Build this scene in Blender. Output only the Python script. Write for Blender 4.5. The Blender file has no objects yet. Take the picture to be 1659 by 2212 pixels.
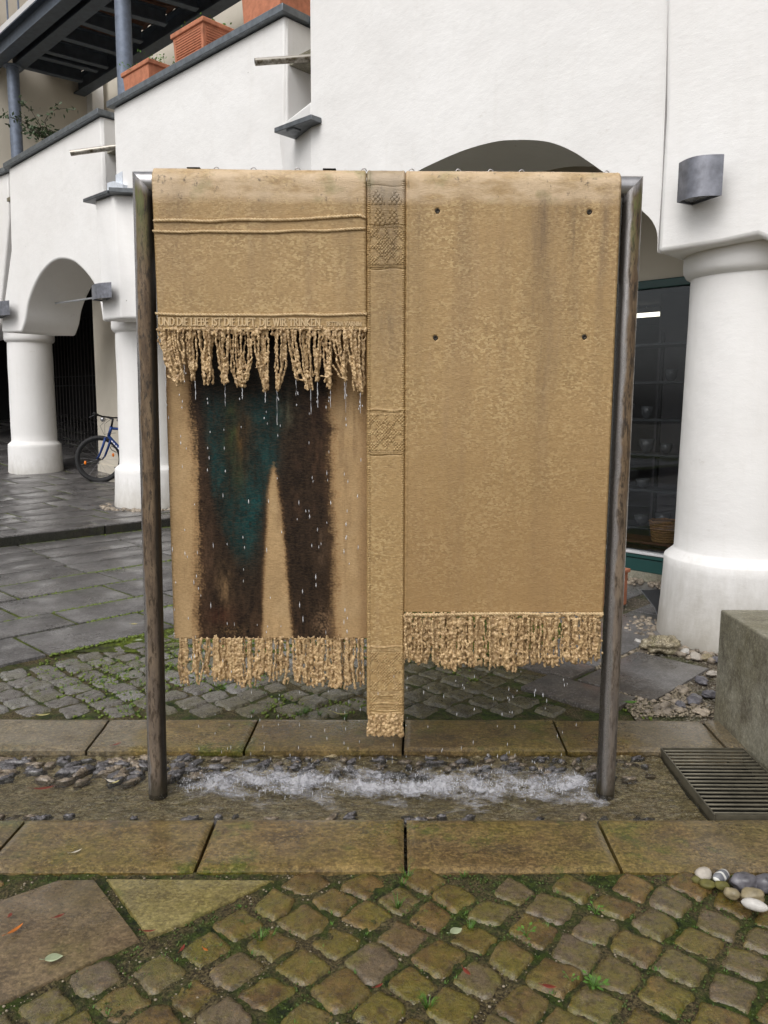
import bpy, math, random
import numpy as np
from mathutils import Vector, Matrix
random.seed(7)
RN = np.random.RandomState(11)
scene = bpy.context.scene
R_ = math.radians

# ------------------------------------------------------------------ camera, world, light
FPX, PITCH, ROLL, CAMH = 1725.0, R_(7.8), R_(0.3), 1.6
fw = np.array([0, math.cos(PITCH), -math.sin(PITCH)])
up0 = np.array([0, math.sin(PITCH), math.cos(PITCH)])
r0 = np.array([1.0, 0, 0])
rt = r0*math.cos(ROLL) + up0*math.sin(ROLL)
upv = up0*math.cos(ROLL) - r0*math.sin(ROLL)
CAM = np.array([0, 0, CAMH])
cd = bpy.data.cameras.new('camera')
cam = bpy.data.objects.new('camera', cd)
scene.collection.objects.link(cam)
cd.sensor_fit = 'VERTICAL'; cd.sensor_height = 24.0
cd.lens = 24.0*FPX/2212.0
cd.clip_start = 0.05; cd.clip_end = 500
bk = -fw
cam.matrix_world = Matrix(((rt[0], upv[0], bk[0], CAM[0]), (rt[1], upv[1], bk[1], CAM[1]), (rt[2], upv[2], bk[2], CAM[2]), (0, 0, 0, 1)))
scene.camera = cam

SUN_EL, SUN_AZ = R_(50), R_(206)      # azimuth clockwise from +Y: the light comes over the camera's left shoulder
w = bpy.data.worlds.new('World'); scene.world = w; w.use_nodes = True
nt = w.node_tree; nt.nodes.clear()
wo = nt.nodes.new('ShaderNodeOutputWorld'); bg = nt.nodes.new('ShaderNodeBackground')
sky = nt.nodes.new('ShaderNodeTexSky'); sky.sky_type = 'NISHITA'; sky.sun_disc = False
sky.sun_elevation = SUN_EL; sky.sun_rotation = SUN_AZ
sky.air_density = 1.0; sky.dust_density = 4.0; sky.ozone_density = 1.0
hs = nt.nodes.new('ShaderNodeHueSaturation'); hs.inputs['Saturation'].default_value = 0.16
nt.links.new(sky.outputs[0], hs.inputs['Color']); nt.links.new(hs.outputs[0], bg.inputs[0])
bg.inputs[1].default_value = 0.13
nt.links.new(bg.outputs[0], wo.inputs[0])
sd = bpy.data.lights.new('sun', 'SUN'); sd.energy = 1.0; sd.angle = R_(50); sd.color = (1.0, 0.975, 0.94)
so = bpy.data.objects.new('sun', sd); scene.collection.objects.link(so)
sv = Vector((math.sin(SUN_AZ)*math.cos(SUN_EL), math.cos(SUN_AZ)*math.cos(SUN_EL), math.sin(SUN_EL)))
so.rotation_euler = sv.to_track_quat('Z', 'Y').to_euler()
so.location = (0, 0, 30)
scene.view_settings.view_transform = 'Standard'; scene.view_settings.look = 'None'
scene.view_settings.gamma = 1.0; scene.view_settings.exposure = 0.34
scene.view_settings.use_curve_mapping = False
scene.cycles.use_denoising = True
scene.cycles.max_bounces = 8; scene.cycles.transparent_max_bounces = 16
scene.cycles.caustics_reflective = False; scene.cycles.caustics_refractive = False
scene.cycles.sample_clamp_indirect = 6

# ------------------------------------------------------------------ helpers
def ray(x, y): return fw*FPX + rt*(x-829.5) - upv*(y-1106)
def onz(x, y, z=0.0):
    d = ray(x, y); t = (z-CAMH)/d[2]; return CAM + d*t
def onv(x, y, p, u):
    d = ray(x, y); n = np.array([u[1], -u[0], 0.0]); t = n @ (np.array([p[0], p[1], 0])-CAM)/(n @ d); return CAM + d*t
def wpx(p):
    v = np.array(p)-CAM; z = v @ fw; return 829.5+FPX*(v @ rt)/z, 1106-FPX*(v @ upv)/z

def _hash(ix, iy, iz, s):
    h = (ix*374761393 + iy*668265263 + iz*2147483647 + s*974634777) & 0xffffffff
    h = ((h ^ (h >> 13))*1274126177) & 0xffffffff
    return ((h ^ (h >> 16)) & 0xffffff)/float(0xffffff)
def vnoise(P, s=0):
    P = np.asarray(P, float); i = np.floor(P).astype(np.int64); f = P-i; f = f*f*(3-2*f)
    r = 0
    for dx in (0, 1):
        for dy in (0, 1):
            for dz in (0, 1):
                wgt = (f[..., 0] if dx else 1-f[..., 0])*(f[..., 1] if dy else 1-f[..., 1])*(f[..., 2] if dz else 1-f[..., 2])
                r = r + wgt*_hash(i[..., 0]+dx, i[..., 1]+dy, i[..., 2]+dz, s)
    return r*2-1
def fbm(P, o=4, s=0):
    P = np.asarray(P, float); a = 1.0; r = 0; t = 0
    for k in range(o):
        r = r + a*vnoise(P*2.0**k, s+k*7); t += a; a *= .5
    return r/t
def sstep(a, b, x):
    t = np.clip((x-a)/(b-a), 0, 1); return t*t*(3-2*t)

def link(o, parent=None):
    scene.collection.objects.link(o)
    if parent is not None: o.parent = parent
    return o
def tag(o, label=None, cat=None, group=None, kind=None):
    if label: o['label'] = label
    if cat: o['category'] = cat
    if group: o['group'] = group
    if kind: o['kind'] = kind
    return o
def empty(name, loc, label, cat, group=None, rz=0.0):
    o = bpy.data.objects.new(name, None); o.location = loc; o.rotation_euler = (0, 0, rz)
    o.empty_display_size = .1
    link(o); tag(o, label, cat, group); return o
def wloc(o):
    return np.array(o.location) if o is not None else np.zeros(3)
class MB:
    """collects geometry in world coordinates; build() links ONE mesh object"""
    def __init__(s): s.V = []; s.F = []; s.n = 0
    def add(s, V, F):
        V = np.asarray(V, float).reshape(-1, 3)
        s.V.append(V); s.F += [tuple(int(i)+s.n for i in f) for f in F]; s.n += len(V); return s
    def box(s, c, size, rz=0.0, rot=None):
        c = np.array(c, float); h = np.array(size)/2.0
        P = np.array([[x, y, z] for x in (-1, 1) for y in (-1, 1) for z in (-1, 1)])*h
        if rot is None:
            cz, sz = math.cos(rz), math.sin(rz); M = np.array([[cz, -sz, 0], [sz, cz, 0], [0, 0, 1]])
        else: M = np.array(rot)
        return s.add(P @ M.T + c, [(0, 1, 3, 2), (4, 6, 7, 5), (0, 4, 5, 1), (2, 3, 7, 6), (0, 2, 6, 4), (1, 5, 7, 3)])
    def beam(s, a, b, wd, h, upd=(0, 0, 1)):
        a = np.array(a, float); b = np.array(b, float); d = b-a; L = np.linalg.norm(d); d = d/L
        upd = np.array(upd, float); sd_ = np.cross(d, upd); sd_ /= np.linalg.norm(sd_); u2 = np.cross(sd_, d)
        return s.box((a+b)/2, (L, wd, h), rot=np.array([d, sd_, u2]).T)
    def tube(s, pts, r, n=10, cap=True, rn=0.0, seed=0):
        pts = np.array(pts, float); m = len(pts); r = np.broadcast_to(np.array(r, float), (m,))
        T = np.gradient(pts, axis=0); T /= np.linalg.norm(T, axis=1)[:, None]+1e-12
        a = np.array([0, 0, 1.0]) if abs(T[0][2]) < .9 else np.array([1.0, 0, 0])
        N = np.cross(T[0], a); N /= np.linalg.norm(N); V = []
        ang = np.arange(n)*2*math.pi/n
        for i in range(m):
            N = N-T[i]*(N @ T[i]); N /= np.linalg.norm(N); B = np.cross(T[i], N)
            V.append(pts[i]+r[i]*(np.cos(ang)[:, None]*N+np.sin(ang)[:, None]*B))
        V = np.concatenate(V)
        F = [(i*n+j, i*n+(j+1) % n, (i+1)*n+(j+1) % n, (i+1)*n+j) for i in range(m-1) for j in range(n)]
        if cap: F += [tuple(range(n))[::-1], tuple((m-1)*n+j for j in range(n))]
        return s.add(V, F)
    def lathe(s, c, prof, n=48, cap=True):
        ang = np.arange(n)*2*math.pi/n; V = []
        for (r, z) in prof: V.append(np.stack([c[0]+r*np.cos(ang), c[1]+r*np.sin(ang), np.full(n, c[2]+z)], 1))
        m = len(prof)
        F = [(i*n+j, i*n+(j+1) % n, (i+1)*n+(j+1) % n, (i+1)*n+j) for i in range(m-1) for j in range(n)]
        if cap: F += [tuple(range(n))[::-1], tuple((m-1)*n+j for j in range(n))]
        return s.add(np.concatenate(V), F)
    def grid(s, V, nx, ny, wrap=False):
        F = []
        for j in range(ny-1):
            for i in range(nx-1): a = j*nx+i; F.append((a, a+1, a+nx+1, a+nx))
        return s.add(V, F)
    def prism(s, P, off):
        """P: polygon (n,3); off: extrusion vector"""
        P = np.array(P, float); n = len(P); Q = P+np.array(off, float)
        F = [tuple(range(n)), tuple(range(2*n-1, n-1, -1))]+[(i, i+n, (i+1) % n+n, (i+1) % n) for i in range(n)]
        return s.add(np.concatenate([P, Q]), F)
    def blob(s, c, r, seed=0, rough=.25, n=8, m=6, rot=0.0, freq=2.0, flat=None):
        """pebble: noisy ellipsoid"""
        r = np.array(r, float)*np.ones(3); V = []
        th = np.linspace(0, math.pi, m+1)[1:-1]; ph = np.arange(n)*2*math.pi/n
        D = [[0, 0, 1.0]]+[[math.sin(t)*math.cos(p), math.sin(t)*math.sin(p), math.cos(t)] for t in th for p in ph]+[[0, 0, -1.0]]
        D = np.array(D); k = 1+rough*vnoise(D*freq+seed*3.17, seed)
        V = D*k[:, None]*r; cz, sz = math.cos(rot), math.sin(rot)
        V = V @ np.array([[cz, -sz, 0], [sz, cz, 0], [0, 0, 1]]).T+np.array(c)
        F = [(0, 1+j, 1+(j+1) % n) for j in range(n)]
        for i in range(m-2): F += [(1+i*n+j, 1+(i+1)*n+j, 1+(i+1)*n+(j+1) % n, 1+i*n+(j+1) % n) for j in range(n)]
        L = len(D)-1; F += [(L, 1+(m-2)*n+(j+1) % n, 1+(m-2)*n+j) for j in range(n)]
        return s.add(V, F)
    def build(s, name, mat, parent=None, smooth=False, bevel=0.0, seg=2, angle=40, origin=None, col=None, remesh=None):
        V = np.concatenate(s.V)
        o0 = wloc(parent)
        if parent is not None and parent.parent is not None: o0 = o0+wloc(parent.parent)
        if parent is None and origin is None:
            origin = np.array([V[:, 0].mean(), V[:, 1].mean(), V[:, 2].min()])
        if parent is not None: origin2 = o0; 
        else: origin2 = np.array(origin)
        me = bpy.data.meshes.new(name)
        me.from_pydata((V-origin2).tolist(), [], s.F); me.update()
        if smooth: me.polygons.foreach_set('use_smooth', [True]*len(me.polygons))
        if col is not None:
            at = me.color_attributes.new('paint', 'FLOAT_COLOR', 'POINT')
            at.data.foreach_set('color', np.concatenate([col, np.ones((len(col), 1))], 1).ravel())
        me.materials.append(mat)
        o = bpy.data.objects.new(name, me); link(o, parent)
        if parent is None: o.location = origin2
        if bevel:
            b = o.modifiers.new('bevel', 'BEVEL'); b.width = bevel; b.segments = seg; b.limit_method = 'ANGLE'; b.angle_limit = R_(angle); b.harden_normals = False
            me.polygons.foreach_set('use_smooth', [True]*len(me.polygons))
            try: me.set_sharp_from_angle(angle=R_(50))
            except Exception: pass
        return o
def smooth_by_angle(o, a=35):
    o.data.polygons.foreach_set('use_smooth', [True]*len(o.data.polygons))
    o.data.set_sharp_from_angle(angle=R_(a))
def bake(o):
    """apply modifiers into the mesh"""
    dg = bpy.context.evaluated_depsgraph_get(); dg.update()
    me = bpy.data.meshes.new_from_object(o.evaluated_get(dg)); o.modifiers.clear(); old = o.data; o.data = me
    return o
def flip_fix(o):
    import bmesh
    bm = bmesh.new(); bm.from_mesh(o.data); bmesh.ops.recalc_face_normals(bm, faces=bm.faces); bm.to_mesh(o.data); bm.free(); return o

# ------------------------------------------------------------------ materials
class NB:
    def __init__(s, name):
        s.m = bpy.data.materials.new(name); s.m.use_nodes = True; s.t = s.m.node_tree
        s.b = s.t.nodes['Principled BSDF']; s.o = s.t.nodes['Material Output']
    def n(s, typ, **k):
        x = s.t.nodes.new(typ)
        for a, v in k.items():
            if hasattr(x, a): setattr(x, a, v)
            else: x.inputs[a].default_value = v
        return x
    def l(s, a, b): s.t.links.new(a, b); return s
    def coord(s, scale=(1, 1, 1), loc=(0, 0, 0), rot=(0, 0, 0), kind='Object'):
        tc = s.n('ShaderNodeTexCoord'); mp = s.n('ShaderNodeMapping')
        mp.inputs['Scale'].default_value = scale; mp.inputs['Location'].default_value = loc; mp.inputs['Rotation'].default_value = rot
        s.l(tc.outputs[kind], mp.inputs[0]); return mp.outputs[0]
    def noise(s, co, scale=5, det=4, rough=.55, dist=0.0):
        x = s.n('ShaderNodeTexNoise'); x.inputs['Scale'].default_value = scale; x.inputs['Detail'].default_value = det
        x.inputs['Roughness'].default_value = rough; x.inputs['Distortion'].default_value = dist; s.l(co, x.inputs['Vector']); return x.outputs['Fac']
    def ramp(s, fac, stops, interp='LINEAR'):
        x = s.n('ShaderNodeValToRGB'); e = x.color_ramp.elements; x.color_ramp.interpolation = interp
        while len(e) < len(stops): e.new(.5)
        for i, (p, c) in enumerate(stops):
            e[i].position = p; e[i].color = (*(c if hasattr(c, '__len__') else (c, c, c)), 1)
        s.l(fac, x.inputs[0]); return x.outputs['Color']
    def mix(s, fac, a, b, typ='MIX'):
        x = s.n('ShaderNodeMix'); x.data_type = 'RGBA'; x.blend_type = typ
        for v, k in ((fac, 0), (a, 6), (b, 7)):
            if hasattr(v, 'is_linked') or hasattr(v, 'links'): s.l(v, x.inputs[k])
            elif k == 0: x.inputs[0].default_value = v
            else: x.inputs[k].default_value = (*v, 1)
        return x.outputs[2]
    def math(s, op, a, b=0.0, c=None, clamp=False):
        x = s.n('ShaderNodeMath'); x.operation = op; x.use_clamp = clamp
        for i, v in enumerate((a, b, c)):
            if v is None: continue
            if hasattr(v, 'links'): s.l(v, x.inputs[i])
            else: x.inputs[i].default_value = v
        return x.outputs[0]
    def bump(s, h, strength=.3, dist=.01, prev=None):
        x = s.n('ShaderNodeBump'); x.inputs['Strength'].default_value = strength; x.inputs['Distance'].default_value = dist
        s.l(h, x.inputs['Height'])
        if prev is not None: s.l(prev, x.inputs['Normal'])
        return x.outputs[0]
    def fin(s, col=None, rough=.7, normal=None, metal=0.0, spec=.5, **k):
        for v, nme in ((col, 'Base Color'), (rough, 'Roughness'), (metal, 'Metallic'), (spec, 'Specular IOR Level')):
            if v is None: continue
            if hasattr(v, 'links'): s.l(v, s.b.inputs[nme])
            elif nme == 'Base Color': s.b.inputs[nme].default_value = (*v, 1)
            else: s.b.inputs[nme].default_value = v
        if normal is not None: s.l(normal, s.b.inputs['Normal'])
        return s.m
def simple(name, col, rough=.6, metal=0.0, var=.12, scale=20, bump=.15, bd=.003, spec=.5):
    q = NB(name); co = q.coord(); f = q.noise(co, scale, 5)
    c = q.mix(q.ramp(f, [(.3, 0), (.7, 1)]), tuple(v*(1-var) for v in col), tuple(min(1, v*(1+var)) for v in col))
    return q.fin(c, rough, q.bump(q.noise(co, scale*3, 4), bump, bd), metal, spec)
M = {}
def m_plaster():
    q = NB('white_plaster'); co = q.coord()
    a = q.noise(co, 1.1, 5, .6); b = q.noise(co, 9, 4)
    c = q.mix(q.ramp(a, [(.3, 0), (.7, 1)]), (.79, .775, .76), (.85, .84, .83))
    st = q.ramp(q.noise(q.coord((5, 5, .5)), 3.0, 5, .65), [(.54, 0), (.74, 1)])
    c = q.mix(q.math('MULTIPLY', st, .10), c, (.60, .57, .51))
    # rising damp close to the floor
    z = q.n('ShaderNodeSeparateXYZ'); tc = q.n('ShaderNodeNewGeometry'); q.l(tc.outputs['Position'], z.inputs[0])
    damp = q.math('MULTIPLY', q.ramp(q.math('ADD', z.outputs[2], q.math('MULTIPLY', q.noise(q.coord((3, 3, 1.2)), 3.5, 6, .7), .55)), [(.30, 1), (.85, 0)]), .75)
    c = q.mix(damp, c, (.34, .31, .25))
    n1 = q.bump(q.noise(co, 2.2, 3), .30, .05)
    n2 = q.bump(q.noise(q.coord((6, 6, 15)), 2.6, 6, .66), .18, .010, n1)
    n3 = q.bump(q.ramp(q.noise(co, 55, 3), [(.52, 0), (.78, 1)]), .12, .004, n2)
    vd = q.n('ShaderNodeTexVoronoi'); vd.inputs['Scale'].default_value = 2.6; q.l(q.coord(), vd.inputs['Vector'])
    c = q.mix(q.ramp(vd.outputs['Distance'], [(.012, .75), (.028, 0)]), c, (.16, .13, .10))
    sc_ = q.math('MULTIPLY', q.ramp(q.noise(q.coord((1, 1, 1.6), (3, 9, 2)), 4.5, 7, .8), [(.62, 0), (.70, 1)]), .35); c = q.mix(sc_, c, (.58, .55, .50))
    return q.fin(c, .88, n3, spec=.25)
M['plaster'] = m_plaster()
def m_cream():
    q = NB('cream_plaster'); co = q.coord(); a = q.noise(co, 1.5, 5)
    c = q.mix(q.ramp(a, [(.3, 0), (.7, 1)]), (.55, .50, .42), (.64, .59, .50))
    return q.fin(c, .9, q.bump(q.noise(co, 12, 5), .25, .01), spec=.2)
M['cream'] = m_cream()
def m_cloth(kind='left'):
    q = NB('golden_woven_bronze_'+kind); co = q.coord()
    base = (.385, .250, .108)
    vo = q.n('ShaderNodeTexVoronoi'); vo.inputs['Scale'].default_value = 1.0; q.l(q.coord((98, 98, 150)), vo.inputs['Vector'])
    bw = q.n('ShaderNodeRGBToBW'); q.l(vo.outputs['Color'], bw.inputs[0])
    patch = q.ramp(q.noise(co, 5.5, 5, .65), [(.36, 0), (.60, 1)])
    spk = q.math('MULTIPLY', q.ramp(bw.outputs[0], [(.54, 0), (.70, 1)]), patch)
    c = q.mix(q.math('MULTIPLY', spk, .62), base, (.58, .425, .21))
    drk = q.math('MULTIPLY', q.ramp(bw.outputs[0], [(.2, 1), (.42, 0)]), patch)
    c = q.mix(q.math('MULTIPLY', drk, .40), c, (.20, .125, .048))
    st = q.ramp(q.noise(q.coord((7, 7, .55), (3.1, 0, 0)), 1.6, 5, .62), [(.50, 0), (.72, 1)])
    c = q.mix(q.math('MULTIPLY', st, .32), c, (.19, .125, .075))
    st2 = q.ramp(q.noise(q.coord((12, 12, .9), (9.1, 0, 0)), 1.4, 4, .6), [(.56, 0), (.72, 1)])
    c = q.mix(q.math('MULTIPLY', st2, .30), c, (.36, .25, .145))
    pat = q.ramp(q.noise(co, 2.1, 5, .65), [(.42, 0), (.68, 1)])
    c = q.mix(q.math('MULTIPLY', pat, .28), c, (.30, .20, .075))
    wv = q.noise(q.coord((70, 70, 330)), 1.0, 3, .6)
    wv2 = q.noise(q.coord((320, 320, 90)), 1.0, 2, .6)
    h = q.math('ADD', wv, q.math('MULTIPLY', wv2, .55)); h = q.math('ADD', h, q.math('MULTIPLY', bw.outputs[0], .30))
    c = q.mix(q.math('MULTIPLY', q.ramp(wv, [(.30, 1), (.5, 0)]), .40), c, (.14, .085, .038))
    # paler and green tints near the top bar, blackened patches
    z = q.n('ShaderNodeSeparateXYZ'); g = q.n('ShaderNodeNewGeometry'); q.l(g.outputs['Position'], z.inputs[0])
    top = q.ramp(z.outputs[2], [(.0, 0), (1, 1)])
    t2 = q.math('MULTIPLY', q.math('SUBTRACT', z.outputs[2], 2.335), 30.0, clamp=True)
    c = q.mix(q.math('MULTIPLY', t2, q.ramp(q.noise(q.coord((4, 4, 10)), 2.5, 4), [(.35, .15), (.6, .8)])), c, (.62, .47, .31))
    grn = q.math('MULTIPLY', t2, q.ramp(q.noise(q.coord((5, 5, 5), (5, 0, 0)), 1.2, 4), [(.57, 0), (.68, .55)]))
    c = q.mix(grn, c, (.16, .17, .05))
    blk = q.math('MULTIPLY', q.math('MULTIPLY', q.math('SUBTRACT', z.outputs[2], 2.28), 12.0, clamp=True), q.ramp(q.noise(q.coord((30, 30, 22)), 1.3, 5, .7), [(.60, 0), (.70, 1)]))
    c = q.mix(q.math('MULTIPLY', blk, .75), c, (.06, .045, .03))
    def streak(x0, wd, zt, zb, k, colr, sc_=9.0):
        # a vertical run-off stain of its own shape on the metal cloth
        s3 = q.n('ShaderNodeSeparateXYZ'); q.l(g.outputs['Position'], s3.inputs[0])
        dx = q.math('ABSOLUTE', q.math('SUBTRACT', q.math('SUBTRACT', s3.outputs[0], x0), q.math('MULTIPLY', q.math('SUBTRACT', q.noise(q.coord((1, 1, 1), (x0*9, 0, 0)), 2.2, 4, .6), .5), wd*1.6)))
        mx_ = q.math('SUBTRACT', 1.0, q.math('DIVIDE', dx, wd), clamp=True)
        mz = q.math('MULTIPLY', q.math('MULTIPLY', q.math('SUBTRACT', s3.outputs[2], zb), 1.0/(zt-zb), clamp=True), q.math('MULTIPLY', q.math('SUBTRACT', zt+.05, s3.outputs[2]), 12.0, clamp=True))
        nz = q.ramp(q.noise(q.coord((30, 30, 3), (x0, 0, 0)), 1.0, 5, .7), [(.30, .2), (.62, 1)])
        return q.mix(q.math('MULTIPLY', q.math('MULTIPLY', mx_, mz), q.math('MULTIPLY', nz, k*.62)), c, colr)
    if kind == 'right':
        c = streak(.60, .085, 2.36, 1.25, 1.1, (.085, .055, .040)); c = streak(.72, .05, 2.36, 1.6, .8, (.10, .068, .045)); c = streak(.83, .03, 2.36, 1.3, .8, (.12, .08, .05)); c = streak(.13, .045, 2.36, 1.5, .8, (.12, .08, .045)); c = streak(.30, .04, 2.36, 1.9, .45, (.13, .09, .05))
        c = q.mix(q.math('MULTIPLY', q.math('MULTIPLY', q.math('SUBTRACT', 1.75, z.outputs[2]), 1.3, clamp=True), .45), c, (.26, .150, .060))
    if kind == 'band':
        c = streak(-.01, .06, 2.38, 1.85, 1.1, (.040, .033, .026)); c = streak(.04, .04, 2.40, 1.75, .8, (.07, .055, .04)); c = streak(.01, .10, 1.95, 1.60, .7, (.10, .07, .05))
        c = q.mix(q.math('MULTIPLY', t2, .35), c, (.20, .19, .17))
    if kind == 'left':
        c = streak(-.78, .07, 2.38, 1.9, .8, (.11, .075, .045)); c = streak(-.45, .05, 2.38, 1.9, .5, (.14, .10, .06)); c = streak(-.15, .06, 2.38, 1.8, .5, (.13, .09, .05))
    return q.fin(c, q.ramp(wv, [(.3, .62), (.7, .42)]), q.bump(h, .45, .0030, q.bump(q.noise(co, 9, 3), .05, .02)), spec=.45)
M['cloth'] = m_cloth('left'); M['cloth_right'] = m_cloth('right'); M['cloth_band'] = m_cloth('band')
def m_paint():
    q = NB('weathered_painted_weave'); at = q.n('ShaderNodeAttribute'); at.attribute_name = 'paint'
    wv = q.noise(q.coord((70, 70, 330)), 1.0, 3, .6); wv2 = q.noise(q.coord((320, 320, 90)), 1.0, 2, .6)
    h = q.math('ADD', wv, q.math('MULTIPLY', wv2, .6))
    c = q.mix(q.math('MULTIPLY', q.ramp(wv, [(.32, 1), (.55, 0)]), .4), at.outputs['Color'], (.10, .06, .03), 'MIX')
    c = q.mix(.75, at.outputs['Color'], c)
    return q.fin(c, .6, q.bump(h, .45, .003), spec=.15)
M['paint'] = m_paint()
def m_fringe():
    q = NB('gilded_knotted_fringe'); co = q.coord(); a = q.noise(co, 60, 4, .6)
    c = q.mix(q.ramp(a, [(.35, 0), (.65, 1)]), (.27, .168, .080), (.60, .425, .225))
    d = q.ramp(q.noise(co, 14, 4), [(.55, 0), (.75, 1)])
    c = q.mix(q.math('MULTIPLY', d, .45), c, (.16, .095, .045))
    return q.fin(c, .42, q.bump(q.noise(co, 150, 3), .5, .003), .08, spec=.5)
M['fringe'] = m_fringe()
def m_fringe_light():
    q = NB('pale_gilded_rope'); co = q.coord(); a = q.noise(co, 60, 4, .6)
    c = q.mix(q.ramp(a, [(.35, 0), (.65, 1)]), (.42, .29, .15), (.62, .47, .27))
    return q.fin(c, .42, q.bump(q.noise(co, 150, 3), .4, .003), spec=.5)
M['rope'] = m_fringe_light()
def m_pole(side):
    q = NB('algae_and_shade_steel_'+side); co = q.coord(); at = q.n('ShaderNodeAttribute'); at.attribute_name = 'paint'
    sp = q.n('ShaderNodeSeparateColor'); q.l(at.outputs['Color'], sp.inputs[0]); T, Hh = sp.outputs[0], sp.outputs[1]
    a = q.noise(q.coord((34, 34, 6)), 1.0, 6, .75); b = q.noise(q.coord((60, 60, 14), (2, 0, 0)), 1.0, 6, .78); w = q.noise(q.coord((6, 6, 3.5), (0, 3, 0)), 1.0, 5, .7)
    steel = q.mix(q.ramp(q.noise(q.coord((40, 40, 2)), 1.4, 4), [(.3, 0), (.7, 1)]), (.25, .235, .225), (.37, .35, .345))
    jw = q.math('MULTIPLY', q.math('SUBTRACT', w, .5), .55)
    t2 = q.math('ADD', T, jw)
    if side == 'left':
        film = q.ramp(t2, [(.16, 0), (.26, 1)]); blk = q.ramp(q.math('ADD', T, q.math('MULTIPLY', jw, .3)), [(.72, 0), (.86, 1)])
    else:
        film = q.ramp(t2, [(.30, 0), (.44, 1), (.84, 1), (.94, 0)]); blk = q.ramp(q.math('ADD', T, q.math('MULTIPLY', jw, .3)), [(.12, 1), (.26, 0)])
    low = q.math('MULTIPLY', q.math('SUBTRACT', .55, Hh), 2.2, clamp=True)
    film = q.math('MULTIPLY', film, q.math('SUBTRACT', 1.0, q.math('MULTIPLY', low, .25 if side == 'left' else .5)))
    capm = q.math('MULTIPLY', q.math('SUBTRACT', Hh, .982), 70.0, clamp=True)
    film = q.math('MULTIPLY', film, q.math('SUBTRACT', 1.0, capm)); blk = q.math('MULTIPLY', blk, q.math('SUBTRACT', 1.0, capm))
    brown = q.mix(q.ramp(a, [(.38, 0), (.62, 1)]), (.070, .040, .018), (.190, .130, .074))
    col = q.mix(film, steel, brown)
    spots = q.math('MULTIPLY', q.ramp(b, [(.50, 0), (.58, 1)]), q.math('MAXIMUM', film, .30))
    col = q.mix(spots, col, (.030, .019, .010))
    gr = q.math('MULTIPLY', q.math('MULTIPLY', q.math('SUBTRACT', Hh, .86), 9.0, clamp=True), q.math('MULTIPLY', film, q.ramp(a, [(.42, 0), (.58, 1)])))
    col = q.mix(q.math('MULTIPLY', gr, .85), col, (.090, .105, .020))
    col = q.mix(q.math('MULTIPLY', blk, .93), col, (.012, .009, .006))  # inner strip: black algae together with the tube's shaded side, painted in
    foot = q.math('MULTIPLY', q.math('SUBTRACT', .055, q.math('SUBTRACT', Hh, q.math('MULTIPLY', jw, .10))), 28.0, clamp=True)
    col = q.mix(q.math('MULTIPLY', foot, .85), col, (.030, .024, .013))
    me = q.math('SUBTRACT', .80, q.math('MULTIPLY', q.math('MAXIMUM', q.math('MAXIMUM', film, spots), q.math('MAXIMUM', blk, foot)), .8), clamp=True)
    return q.fin(col, q.ramp(q.math('MAXIMUM', film, spots), [(0, .27), (1, .55)]), q.bump(b, .35, .003, q.bump(a, .3, .004)), me)
M['pole_l'] = m_pole('left'); M['pole_r'] = m_pole('right'); M['pole'] = M['pole_l']
def m_polebare():
    q = NB('bare_wet_steel'); co = q.coord((25, 25, 2)); a = q.noise(co, 1.2, 5)
    return q.fin(q.ramp(a, [(.3, (.34, .33, .33)), (.7, (.52, .51, .52))]), .28, q.bump(a, .1, .003), .85)
M['steel'] = m_polebare()
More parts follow.
